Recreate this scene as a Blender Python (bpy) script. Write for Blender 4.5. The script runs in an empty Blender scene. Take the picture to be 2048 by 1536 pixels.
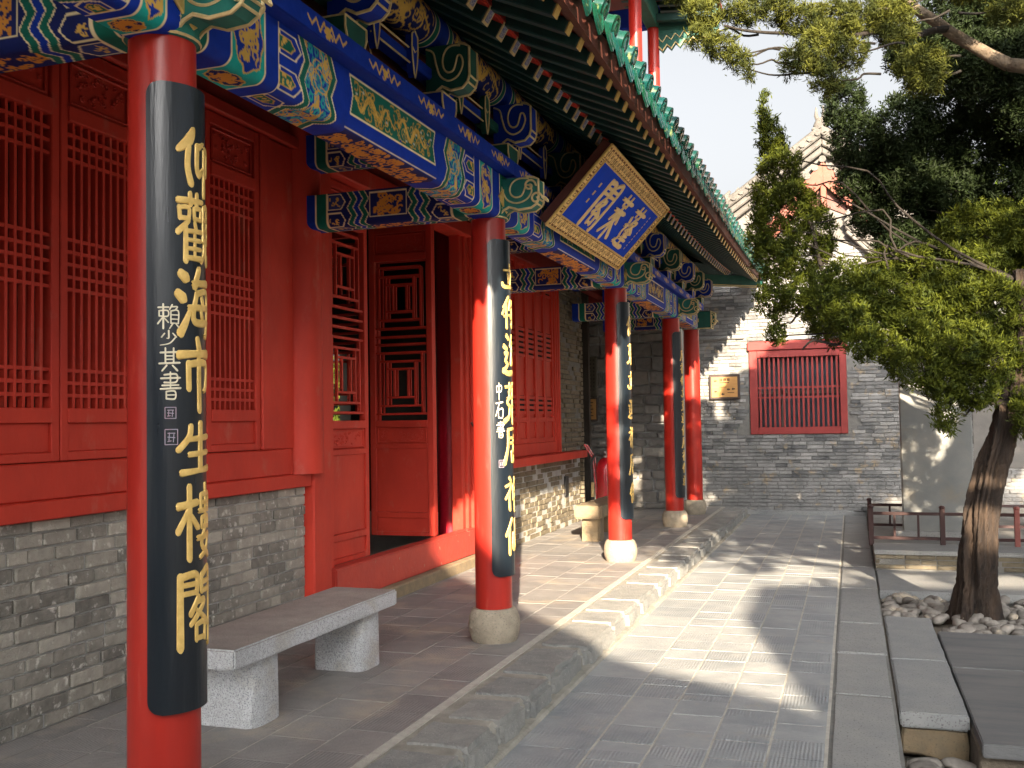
import bpy, bmesh, math, random
import numpy as np
from mathutils import Vector, Matrix, Euler

random.seed(7)
rng = np.random.default_rng(7)
SC = bpy.context.scene
COL = SC.collection

# ------------------------------------------------------------------ camera
YAW, PITCH, ROLL, EYE = 0.3262, 0.0376, -0.0162, 1.47
f_ = Vector((-math.sin(YAW)*math.cos(PITCH), math.cos(YAW)*math.cos(PITCH), math.sin(PITCH)))
r_ = Vector((math.cos(YAW), math.sin(YAW), 0)); u_ = r_.cross(f_)
c_, s_ = math.cos(ROLL), math.sin(ROLL)
rr, uu = c_*r_ + s_*u_, -s_*r_ + c_*u_
cam = bpy.data.objects.new('camera', bpy.data.cameras.new('camera'))
cam.matrix_world = Matrix(((rr.x, uu.x, -f_.x, 0), (rr.y, uu.y, -f_.y, 0), (rr.z, uu.z, -f_.z, EYE), (0, 0, 0, 1)))
cam.data.sensor_width = 36.0
cam.data.lens = 36.0*2000/2048
cam.data.clip_start, cam.data.clip_end = 0.05, 2000
COL.objects.link(cam); SC.camera = cam

# ------------------------------------------------------------------ sky, sun, exposure
SUN_TO = Vector((0.32, -1.0, 0.365)).normalized()
W = bpy.data.worlds.new('World'); SC.world = W; W.use_nodes = True
nt = W.node_tree; nt.nodes.clear()
sky = nt.nodes.new('ShaderNodeTexSky'); sky.sky_type = 'NISHITA'; sky.sun_disc = False
sky.sun_elevation = math.asin(SUN_TO.z); sky.sun_rotation = math.atan2(SUN_TO.x, SUN_TO.y)
sky.air_density, sky.dust_density, sky.ozone_density, sky.altitude = 1.0, 10.0, 1.0, 0
bw = nt.nodes.new('ShaderNodeRGBToBW'); hz = nt.nodes.new('ShaderNodeMix'); hz.data_type = 'RGBA'; hz.inputs[0].default_value = 0.88   # thin high haze greys the sky
bg = nt.nodes.new('ShaderNodeBackground'); bg.inputs['Strength'].default_value = 0.09
wo = nt.nodes.new('ShaderNodeOutputWorld')
nt.links.new(sky.outputs[0], bw.inputs[0]); nt.links.new(sky.outputs[0], hz.inputs[6]); nt.links.new(bw.outputs[0], hz.inputs[7]); nt.links.new(hz.outputs[2], bg.inputs['Color'])
nt.links.new(bg.outputs[0], wo.inputs['Surface'])
sun = bpy.data.objects.new('sun', bpy.data.lights.new('sun', 'SUN'))
sun.data.energy, sun.data.angle, sun.data.color = 5.0, math.radians(0.5), (1.0, 0.82, 0.60)
sun.rotation_euler = (-SUN_TO).to_track_quat('-Z', 'Y').to_euler()
sun.location = (5, -20, 12); COL.objects.link(sun)
SC.view_settings.view_transform = 'Standard'; SC.view_settings.look = 'None'
SC.view_settings.exposure, SC.view_settings.gamma = 2.48, 1.0
SC.view_settings.use_curve_mapping = False
SC.render.engine = 'CYCLES'
SC.cycles.use_denoising = True
SC.cycles.max_bounces = 8; SC.cycles.diffuse_bounces = 4; SC.cycles.transparent_max_bounces = 8

# ------------------------------------------------------------------ materials
def mat(name, c1, c2=None, ns=5.0, rough=0.6, bump=0.0, bs=40.0, rnd=0.0, metal=0.0, spec=0.5,
        detail=6.0, attr=None, speck=None, stain=None, wave=None, coat=0.0, trans=0.0, nstretch=None, island=False):
    """noise-mottled material; rnd mixes a per-object (or per-island) value; speck=(colour, scale, amount); stain=(colour, scale, lo, hi)"""
    m = bpy.data.materials.new(name); m.use_nodes = True
    t = m.node_tree; N = t.nodes; L = t.links; N.clear()
    out = N.new('ShaderNodeOutputMaterial'); b = N.new('ShaderNodeBsdfPrincipled')
    L.new(b.outputs[0], out.inputs[0])
    b.inputs['Roughness'].default_value = rough; b.inputs['Metallic'].default_value = metal
    b.inputs['Specular IOR Level'].default_value = spec; b.inputs['Coat Weight'].default_value = coat
    b.inputs['Coat Roughness'].default_value = 0.12
    g = N.new('ShaderNodeNewGeometry'); pos = g.outputs['Position']
    if nstretch:
        mp = N.new('ShaderNodeMapping'); mp.inputs['Scale'].default_value = nstretch
        L.new(pos, mp.inputs[0]); pos = mp.outputs[0]
    def noise(scale, det=detail, ro=0.6):
        n = N.new('ShaderNodeTexNoise'); n.inputs['Scale'].default_value = scale
        n.inputs['Detail'].default_value = det; n.inputs['Roughness'].default_value = ro
        L.new(pos, n.inputs['Vector']); return n.outputs[0]
    def mix(fac, a, bb, mode='MIX'):
        x = N.new('ShaderNodeMix'); x.data_type = 'RGBA'; x.blend_type = mode
        if isinstance(fac, float): x.inputs[0].default_value = fac
        else: L.new(fac, x.inputs[0])
        for i, v in ((6, a), (7, bb)):
            if isinstance(v, (tuple, list)): x.inputs[i].default_value = (*v[:3], 1)
            else: L.new(v, x.inputs[i])
        return x.outputs[2]
    def rampf(v, lo, hi):
        x = N.new('ShaderNodeMapRange'); x.inputs[1].default_value = lo; x.inputs[2].default_value = hi
        L.new(v, x.inputs[0]); return x.outputs[0]
    if attr:
        a = N.new('ShaderNodeAttribute'); a.attribute_name = attr; colr = a.outputs['Color']
        if c2: colr = mix(rampf(noise(ns), 0.35, 0.75), colr, mix(0.75, colr, c2, 'MULTIPLY'))
    elif c2 is not None:
        fac = rampf(noise(ns), 0.3, 0.7)
        if rnd:
            oi = N.new('ShaderNodeObjectInfo'); rv = g.outputs['Random Per Island'] if island else oi.outputs['Random']
            mx = N.new('ShaderNodeMix'); mx.data_type = 'FLOAT'; mx.inputs[0].default_value = rnd
            L.new(fac, mx.inputs[2]); L.new(rv, mx.inputs[3]); fac = mx.outputs[0]
        colr = mix(fac, c1, c2)
    else:
        colr = mix(0.0, c1, c1)
    if stain:
        colr = mix(rampf(noise(stain[1], 5.0), stain[2], stain[3]), colr, stain[0])
    if speck:
        colr = mix(rampf(noise(speck[1], 2.0, 0.5), 1-speck[2]-0.06, 1-speck[2]+0.06), colr, speck[0])
    if bump:
        h = noise(bs)
        if wave:
            oi = N.new('ShaderNodeObjectInfo')
            gt = N.new('ShaderNodeMath'); gt.operation = 'GREATER_THAN'; gt.inputs[1].default_value = 0.5
            L.new(oi.outputs['Random'], gt.inputs[0])
            ml = N.new('ShaderNodeMath'); ml.operation = 'MULTIPLY'; ml.inputs[1].default_value = 1.45
            L.new(gt.outputs[0], ml.inputs[0])
            vr = N.new('ShaderNodeVectorRotate'); vr.rotation_type = 'Z_AXIS'
            L.new(g.outputs['Position'], vr.inputs['Vector']); L.new(ml.outputs[0], vr.inputs['Angle'])
            wv = N.new('ShaderNodeTexWave'); wv.inputs['Scale'].default_value = wave[0]
            wv.inputs['Distortion'].default_value = 1.5; wv.inputs['Detail'].default_value = 2.0; wv.inputs['Detail Scale'].default_value = 2.5
            L.new(vr.outputs[0], wv.inputs['Vector'])
            wm = N.new('ShaderNodeMath'); wm.operation = 'MULTIPLY'
            L.new(wv.outputs['Fac'], wm.inputs[0]); L.new(rampf(noise(3.1), 0.42, 0.6), wm.inputs[1])
            w2 = N.new('ShaderNodeMath'); w2.operation = 'MULTIPLY'; w2.inputs[1].default_value = wave[1]
            L.new(wm.outputs[0], w2.inputs[0]); colr = mix(w2.outputs[0], colr, wave[2])
            ad = N.new('ShaderNodeMath'); ad.operation = 'ADD'; L.new(h, ad.inputs[0]); L.new(wm.outputs[0], ad.inputs[1]); h = ad.outputs[0]
        bp = N.new('ShaderNodeBump'); bp.inputs['Strength'].default_value = bump; bp.inputs['Distance'].default_value = 0.02
        L.new(h, bp.inputs['Height']); L.new(bp.outputs[0], b.inputs['Normal'])
    L.new(colr, b.inputs['Base Color'])
    if rough < 0.9:
        rv = N.new('ShaderNodeMapRange'); rv.inputs[3].default_value = max(0.03, rough-0.09); rv.inputs[4].default_value = min(1, rough+0.12)
        L.new(noise(9.0), rv.inputs[0]); L.new(rv.outputs[0], b.inputs['Roughness'])
    if trans:
        tr = N.new('ShaderNodeBsdfTranslucent'); ms = N.new('ShaderNodeMixShader'); ms.inputs[0].default_value = trans
        L.new(colr, tr.inputs[0]); L.new(b.outputs[0], ms.inputs[1]); L.new(tr.outputs[0], ms.inputs[2]); L.new(ms.outputs[0], out.inputs[0])
    return m

BLUE, NAVY, TEAL, GREEN = (0.004, 0.036, 0.37), (0.008, 0.016, 0.12), (0.012, 0.42, 0.38), (0.006, 0.14, 0.10)
GOLD, ORANGE, CREAM = (0.72, 0.45, 0.10), (0.72, 0.30, 0.05), (0.90, 0.76, 0.46)
M = dict(
 col_red=mat('column_lacquer', (0.41, 0.021, 0.012), (0.28, 0.018, 0.013), 2.5, 0.33, 0.10, 14, spec=0.35, nstretch=(1.6, 1.6, 0.35), stain=((0.46, 0.075, 0.05), 9, 0.62, 0.84)),
 red=mat('red_paint', (0.60, 0.052, 0.030), (0.44, 0.036, 0.023), 2.6, 0.5, 0.16, 30, spec=0.25, nstretch=(1, 1, 0.55), stain=((0.50, 0.13, 0.09), 7, 0.60, 0.82)),
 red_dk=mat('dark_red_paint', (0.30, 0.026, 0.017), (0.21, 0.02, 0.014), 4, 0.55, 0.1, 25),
 red_worn=mat('worn_red_paint', (0.52, 0.055, 0.034), (0.42, 0.045, 0.034), 5, 0.5, 0.2, 22, stain=((0.42, 0.30, 0.20), 9, 0.66, 0.72)),
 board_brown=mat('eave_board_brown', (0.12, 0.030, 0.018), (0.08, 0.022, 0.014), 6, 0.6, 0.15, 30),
 lacquer=mat('black_lacquer', (0.004, 0.008, 0.014), (0.007, 0.012, 0.018), 5, 0.30, 0.12, 22, spec=0.5, nstretch=(2.5, 2.5, 0.22), stain=((0.022, 0.026, 0.028), 9, 0.58, 0.85)),
 gold=mat('gold_leaf', (0.80, 0.56, 0.19), (0.62, 0.40, 0.11), 30, 0.42, 0.1, 90, metal=0.25),
 gilt_bright=mat('bright_gilt', (0.92, 0.68, 0.32), (0.80, 0.56, 0.24), 25, 0.5),
 white_ink=mat('white_ink', (0.72, 0.66, 0.50), (0.60, 0.54, 0.40), 30, 0.6),
 cream=mat('cream_gold_line', (0.70, 0.55, 0.28), (0.52, 0.40, 0.18), 25, 0.5, metal=0.1),
 blue=mat('mineral_blue', BLUE, (0.004, 0.024, 0.26), 7, 0.7, 0.06, 60, spec=0.2),
 plaque_blue=mat('plaque_blue', (0.002, 0.06, 0.62), (0.002, 0.045, 0.52), 7, 0.75, 0.05, 60, spec=0.15),
 green=mat('mineral_green', (0.006, 0.10, 0.072), (0.004, 0.06, 0.045), 7, 0.6, 0.06, 60),
 teal=mat('mineral_teal', (0.012, 0.19, 0.15), (0.008, 0.11, 0.09), 7, 0.6, 0.06, 60),
 rafter=mat('rafter_green', (0.006, 0.050, 0.042), (0.004, 0.030, 0.026), 9, 0.5, 0.05, 50),
 paint=mat('painted_timber', (1, 1, 1), (0.72, 0.70, 0.66), 14, 0.7, 0.08, 70, attr='paint', spec=0.2),
 brick=mat('old_grey_brick', (0.12, 0.116, 0.105), (0.48, 0.45, 0.385), 14, 0.9, 0.55, 55, rnd=0.68, stain=((0.60, 0.58, 0.53), 18, 0.58, 0.68)),
 brick_is=mat('grey_brick_rows', (0.040, 0.044, 0.050), (0.36, 0.355, 0.345), 4, 0.9, 0.8, 40, rnd=0.6, island=True, stain=((0.30, 0.24, 0.165), 7, 0.58, 0.70)),
 brick_tan=mat('tan_brick', (0.11, 0.092, 0.062), (0.23, 0.195, 0.135), 12, 0.9, 0.7, 35, rnd=0.5, island=True, stain=((0.06, 0.05, 0.035), 9, 0.58, 0.68)),
 mortar=mat('lime_mortar', (0.46, 0.465, 0.45), (0.30, 0.30, 0.29), 10, 0.95, 0.5, 60),
 mortar_dk=mat('dark_mortar', (0.13, 0.13, 0.125), (0.20, 0.195, 0.18), 8, 0.95, 0.5, 60),
 rubble=mat('rubble_stone', (0.10, 0.10, 0.10), (0.30, 0.28, 0.25), 9, 0.9, 0.8, 20, rnd=0.6),
 pale_mortar=mat('pale_mortar', (0.42, 0.44, 0.46), (0.26, 0.26, 0.25), 7, 0.95, 0.8, 25),
 granite_top_shade=mat('granite_top_shade', (0.34, 0.315, 0.29), (0.23, 0.21, 0.19), 6, 0.7, 0.4, 90, speck=((0.15, 0.14, 0.13), 150, 0.38)),  # darker granite copy carrying the seat top's shade in its colour
 granite=mat('granite', (0.56, 0.58, 0.60), (0.42, 0.43, 0.44), 60, 0.8, 0.6, 80, speck=((0.24, 0.25, 0.27), 165, 0.42), stain=((0.36, 0.31, 0.24), 3, 0.52, 0.74)),
 drum=mat('drum_stone', (0.36, 0.31, 0.235), (0.25, 0.215, 0.165), 14, 0.85, 0.7, 60, speck=((0.16, 0.14, 0.11), 110, 0.34)),
 bench_tan=mat('weathered_stone', (0.27, 0.20, 0.115), (0.18, 0.145, 0.10), 9, 0.85, 0.3, 50, speck=((0.16, 0.13, 0.09), 90, 0.34)),
 tile=mat('paving_brick', (0.175, 0.195, 0.212), (0.335, 0.342, 0.342), 4, 0.66, 0.3, 60, rnd=0.36, wave=(17.0, 0.22, (0.33, 0.34, 0.34)), stain=((0.32, 0.30, 0.26), 5, 0.60, 0.80)),
 tile_pl=mat('platform_brick', (0.145, 0.143, 0.147), (0.265, 0.252, 0.24), 5, 0.66, 0.3, 60, rnd=0.45, wave=(17.0, 0.18, (0.30, 0.28, 0.26)), stain=((0.34, 0.295, 0.24), 2.2, 0.52, 0.72)),
 joint=mat('joint_mortar', (0.46, 0.44, 0.39), (0.32, 0.30, 0.27), 12, 0.95, 0.4, 80),
 kerb_mortar=mat('kerb_mortar', (0.33, 0.315, 0.275), (0.20, 0.19, 0.165), 7, 0.95, 0.8, 35),
 kerb=mat('kerb_stone', (0.17, 0.178, 0.18), (0.31, 0.305, 0.285), 9, 0.85, 1.0, 55, rnd=0.3, speck=((0.34, 0.34, 0.32), 70, 0.33)),
 slab=mat('border_slab', (0.19, 0.20, 0.21), (0.27, 0.27, 0.26), 5, 0.72, 0.3, 70, rnd=0.35, stain=((0.24, 0.20, 0.15), 3, 0.66, 0.85), speck=((0.11, 0.11, 0.11), 90, 0.36)),
 slab_dk=mat('dark_slab', (0.085, 0.092, 0.10), (0.15, 0.148, 0.145), 2.5, 0.7, 0.3, 50, nstretch=(0.6, 3, 1)),
 dirt=mat('dirt', (0.15, 0.125, 0.095), (0.09, 0.075, 0.058), 7, 0.95, 0.9, 18),
 pebble=mat('pebble', (0.30, 0.275, 0.245), (0.075, 0.068, 0.06), 8, 0.8, 0.3, 40, rnd=0.6, stain=((0.42, 0.36, 0.27), 5, 0.58, 0.7)),
 glaze=mat('green_glaze', (0.004, 0.042, 0.016), (0.005, 0.040, 0.048), 6, 0.12, 0.15, 30, rnd=0.45, spec=0.5, coat=0.25, stain=((0.15, 0.19, 0.08), 13, 0.60, 0.72)),
 grey_tile=mat('grey_roof_tile', (0.115, 0.108, 0.098), (0.060, 0.057, 0.053), 6, 0.85, 0.5, 30),
 plaster=mat('pale_plaster', (0.15, 0.14, 0.13), (0.10, 0.096, 0.09), 3, 0.9, 0.3, 20),
 red_bar=mat('dull_red_bars', (0.27, 0.042, 0.038), (0.21, 0.032, 0.03), 5, 0.55, 0.1, 30, spec=0.25),
 pink=mat('faded_red_board', (0.19, 0.055, 0.033), (0.15, 0.042, 0.027), 4, 0.7, 0.15, 20),
 stele=mat('stele_stone', (0.135, 0.15, 0.155), (0.22, 0.22, 0.205), 2.2, 0.42, 0.12, 50, stain=((0.24, 0.20, 0.14), 1.6, 0.58, 0.8)),
 rail=mat('dark_red_metal', (0.028, 0.008, 0.008), (0.042, 0.012, 0.011), 8, 0.4, 0.05, 40),
 rail_lt=mat('faded_red_metal', (0.30, 0.10, 0.08), (0.22, 0.06, 0.05), 8, 0.5, 0.05, 40),
 bark=mat('juniper_bark', (0.042, 0.026, 0.016), (0.009, 0.006, 0.005), 20, 0.95, 1.0, 34, nstretch=(1, 1, 0.16), stain=((0.11, 0.07, 0.04), 12, 0.60, 0.75)),
 twig=mat('twig_bark', (0.016, 0.011, 0.007), (0.008, 0.006, 0.004), 10, 0.9, 0.5, 40),
 bough=mat('pale_bough_bark', (0.17, 0.13, 0.09), (0.08, 0.06, 0.042), 10, 0.9, 0.9, 22),
 leaf=mat('juniper_needles', (0.004, 0.014, 0.002), (0.085, 0.100, 0.005), 8.0, 0.7, rnd=0.35, detail=2.0, island=True, trans=0.15, spec=0.2),
 leaf_wide=mat('broad_leaves', (0.03, 0.06, 0.01), (0.06, 0.10, 0.015), 3, 0.6, rnd=0.5, island=True, trans=0.15),
 leaf_dk=mat('dark_cypress_needles', (0.003, 0.008, 0.002), (0.015, 0.026, 0.004), 5.0, 0.7, rnd=0.4, island=True, trans=0.08, spec=0.2),
 leaf_pine=mat('pine_needles', (0.005, 0.014, 0.004), (0.095, 0.100, 0.012), 7, 0.7, rnd=0.35, detail=2.0, island=True, trans=0.15, spec=0.2),
 leaf_lime=mat('bright_leaves', (0.10, 0.17, 0.012), (0.24, 0.32, 0.03), 3, 0.5, rnd=0.5, island=True, trans=0.4),
 ext_red=mat('extinguisher_red', (0.48, 0.010, 0.020), (0.42, 0.01, 0.018), 4, 0.22, spec=0.6, coat=0.4),
 black=mat('black_rubber', (0.012, 0.012, 0.013), (0.02, 0.02, 0.02), 8, 0.5),
 steel=mat('dull_steel', (0.45, 0.45, 0.44), (0.3, 0.3, 0.3), 12, 0.35, metal=0.9),
 sign_wood=mat('yellow_sign_wood', (0.50, 0.27, 0.085), (0.42, 0.21, 0.06), 5, 0.5, 0.05, 30, nstretch=(1, 1, 6)),
 sign_frame=mat('dark_sign_frame', (0.03, 0.02, 0.018), (0.05, 0.03, 0.024), 8, 0.45),
 sign_ink=mat('black_ink', (0.02, 0.012, 0.008), (0.03, 0.018, 0.01), 8, 0.6),
 plaque_dark=mat('dark_stone_plaque', (0.085, 0.075, 0.05), (0.06, 0.052, 0.036), 7, 0.6, 0.3, 40),
 void=mat('dark_interior', (0.008, 0.006, 0.005), (0.005, 0.004, 0.004), 3, 0.9),  # near-black colour standing in for the unlit room behind lattice and slats
 glass=mat('dim_glass', (0.05, 0.075, 0.10), (0.02, 0.03, 0.04), 1.5, 0.3, spec=0.3),
 seal=mat('faded_seal', (0.30, 0.32, 0.40), (0.42, 0.25, 0.30), 60, 0.7),
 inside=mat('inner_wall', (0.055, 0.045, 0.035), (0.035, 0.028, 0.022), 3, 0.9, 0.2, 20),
 crimson=mat('inner_column', (0.55, 0.010, 0.028), (0.42, 0.008, 0.022), 3, 0.35),
 soil=mat('ground_earth', (0.13, 0.12, 0.105), (0.09, 0.085, 0.075), 1.5, 0.95, 0.5, 10),
)

# ------------------------------------------------------------------ object helpers
WM = {}
def link(o, parent=None, world=None):
    COL.objects.link(o)
    world = world if world is not None else Matrix.LocRotScale(o.location, o.rotation_euler, o.scale)
    WM[o.name] = world
    if parent is not None:
        o.parent = parent; o.matrix_parent_inverse = WM[parent.name].inverted()
    return o
def tag(o, label=None, cat=None, group=None, kind=None):
    if label: o['label'] = label
    if cat: o['category'] = cat
    if group: o['group'] = group
    if kind: o['kind'] = kind
    return o
def thing(name, loc, label, cat, group=None):
    o = bpy.data.objects.new(name, None); o.location = loc; o.empty_display_size = 0.2
    return tag(link(o), label, cat, group)
def structure(name, loc=(0, 0, 0)):
    o = bpy.data.objects.new(name, None); o.location = loc
    return tag(link(o), kind='structure')

class MB:
    def __init__(s): s.v, s.f, s.m, s.c = [], [], [], []
    def add(s, vs, fs, mi=0):
        k = len(s.v); s.v += [tuple(p) for p in vs]
        s.f += [tuple(i+k for i in q) for q in fs]; s.m += [mi]*len(fs); return s
    def box(s, x0, x1, y0, y1, z0, z1, mi=0):
        return s.add([(x0,y0,z0),(x1,y0,z0),(x1,y1,z0),(x0,y1,z0),(x0,y0,z1),(x1,y0,z1),(x1,y1,z1),(x0,y1,z1)],
            [(0,3,2,1),(4,5,6,7),(0,1,5,4),(1,2,6,5),(2,3,7,6),(3,0,4,7)], mi)
    def bar(s, a, b, w, h, mi=0, up=(0,0,1)):
        a, b = Vector(a), Vector(b); d = (b-a).normalized(); x = d.cross(Vector(up)).normalized(); y = x.cross(d)
        vs = [p + sx*x*w/2 + sy*y*h/2 for p in (a, b) for sx, sy in ((-1,-1),(1,-1),(1,1),(-1,1))]
        return s.add(vs, [(3,2,1,0),(4,5,6,7),(0,1,5,4),(1,2,6,5),(2,3,7,6),(3,0,4,7)], mi)
    def extrude(s, poly, fn, a, b, mi=0):
        """poly 2-D points, fn(u, v, t) -> 3-D, t from a to b"""
        n = len(poly); vs = [fn(u, v, a) for u, v in poly] + [fn(u, v, b) for u, v in poly]
        fs = [tuple(range(n))[::-1], tuple(range(n, 2*n))] + [(i, (i+1) % n, n+(i+1) % n, n+i) for i in range(n)]
        return s.add(vs, fs, mi)
    def tube(s, pts, r, n=10, cap=True, mi=0):
        pts = [Vector(p) for p in pts]; rs = r if isinstance(r, (list, tuple)) else [r]*len(pts)
        k = len(s.v); ref = Vector((0.13, 0.21, 1)); px = None
        for i, p in enumerate(pts):
            d = (pts[min(i+1, len(pts)-1)] - pts[max(i-1, 0)]).normalized()
            x = (px - d*px.dot(d)) if px is not None else d.cross(ref)
            if x.length < 1e-5: x = d.cross(Vector((1, 0, 0)))
            x.normalize(); px = x; y = d.cross(x)
            for j in range(n):
                a = 2*math.pi*j/n; s.v.append(tuple(p + rs[i]*(math.cos(a)*x + math.sin(a)*y)))
        for i in range(len(pts)-1):
            for j in range(n):
                j2 = (j+1) % n; s.f.append((k+i*n+j, k+i*n+j2, k+(i+1)*n+j2, k+(i+1)*n+j)); s.m.append(mi)
        if cap:
            s.f.append(tuple(k+j for j in range(n))[::-1]); s.f.append(tuple(k+(len(pts)-1)*n+j for j in range(n))); s.m += [mi, mi]
        return s
    def lathe(s, prof, c=(0,0,0), n=32, mi=0, cap=True):
        k = len(s.v)
        for r, z in prof:
            for j in range(n):
                a = 2*math.pi*j/n; s.v.append((c[0]+r*math.cos(a), c[1]+r*math.sin(a), c[2]+z))
        for i in range(len(prof)-1):
            for j in range(n):
                j2 = (j+1) % n; s.f.append((k+i*n+j, k+i*n+j2, k+(i+1)*n+j2, k+(i+1)*n+j)); s.m.append(mi)
        if cap:
            s.f.append(tuple(k+j for j in range(n))[::-1]); s.f.append(tuple(k+(len(prof)-1)*n+j for j in range(n))); s.m += [mi, mi]
        return s
    def mesh(s, name, mats, origin, smooth=False):
        me = bpy.data.meshes.new(name); o = Vector(origin)
        me.from_pydata([tuple(Vector(p)-o) for p in s.v], [], s.f)
        for mm in mats: me.materials.append(mm)
        if len(mats) > 1: me.polygons.foreach_set('material_index', s.m)
        if smooth: me.shade_smooth() if hasattr(me, 'shade_smooth') else None
        if smooth:
            me.polygons.foreach_set('use_smooth', [True]*len(me.polygons))
            if smooth != 'all': me.set_sharp_from_angle(angle=math.radians(38))
        me.update(); return me
    def build(s, name, mats, parent=None, smooth=False, origin=None, bevel=0.0, seg=1):
        if not isinstance(mats, (list, tuple)): mats = [mats]
        if origin is None:
            a = np.array(s.v); lo, hi = a.min(0), a.max(0); origin = ((lo[0]+hi[0])/2, (lo[1]+hi[1])/2, lo[2])
        me = s.mesh(name, mats, origin, smooth)
        if bevel:
            bm = bmesh.new(); bm.from_mesh(me)
            es = [e for e in bm.edges if len(e.link_faces) == 2 and e.calc_face_angle(0) > 0.6]
            bmesh.ops.bevel(bm, geom=es, offset=bevel, segments=seg, affect='EDGES', profile=0.5); bm.to_mesh(me); bm.free()
        o = bpy.data.objects.new(name, me); o.location = origin
        return link(o, parent)

_unit = {}
def unit_box(mt, bev=0.04):
    key = (mt.name, bev)
    if key not in _unit:
        bm = bmesh.new(); bmesh.ops.create_cube(bm, size=1.0)
        if bev: bmesh.ops.bevel(bm, geom=bm.edges[:], offset=bev, segments=1, affect='EDGES')
        me = bpy.data.meshes.new('box'); bm.to_mesh(me); bm.free(); me.materials.append(mt); _unit[key] = me
    return _unit[key]
def piece(name, parent, c, d, mt, rot=None, bev=0.04, kind=None):
    o = bpy.data.objects.new(name, unit_box(mt, bev)); o.location = c; o.scale = d
    if rot is not None: o.rotation_euler = rot
    if kind: o['kind'] = kind
    return link(o, parent)
def pbox(name, parent, x0, x1, y0, y1, z0, z1, mt, bevel=0.006, **k):
    return MB().box(x0, x1, y0, y1, z0, z1).build(name, mt, parent, bevel=bevel, **k)

def rough_stone(name, mt, d, seed, amp=0.08, cuts=2, parent=None, c=(0,0,0), keep_top=False, meshonly=False, bev=0.09):
    """a hewn block: subdivided, bevelled and knocked about"""
    bm = bmesh.new(); bmesh.ops.create_cube(bm, size=1.0); bmesh.ops.scale(bm, vec=d, verts=bm.verts[:])
    bmesh.ops.bevel(bm, geom=bm.edges[:], offset=bev*min(d), segments=2, affect='EDGES')
    for ax in range(3):
        n = min(9, int(d[ax]/0.11))
        if n: bmesh.ops.subdivide_edges(bm, edges=[e for e in bm.edges if abs(e.verts[0].co[ax]-e.verts[1].co[ax]) > 0.55*d[ax]], cuts=n, use_grid_fill=True)
    rs = random.Random(seed)
    from mathutils import noise as mn
    off = Vector((rs.random()*50, rs.random()*50, rs.random()*50))
    for v in bm.verts:
        p = v.co.copy(); n = mn.noise_vector(p*7+off)
        k = amp*min(d); p += Vector((n.x*k, n.y*k, n.z*k*(0.3 if keep_top and v.co.z > 0.3*d[2] else 1))); v.co = p
    me = bpy.data.meshes.new(name); bm.to_mesh(me); bm.free(); me.materials.append(mt)
    me.polygons.foreach_set('use_smooth', [True]*len(me.polygons)); me.set_sharp_from_angle(angle=math.radians(50))
    if meshonly: return me
    o = bpy.data.objects.new(name, me); o.location = c; return link(o, parent)

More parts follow.
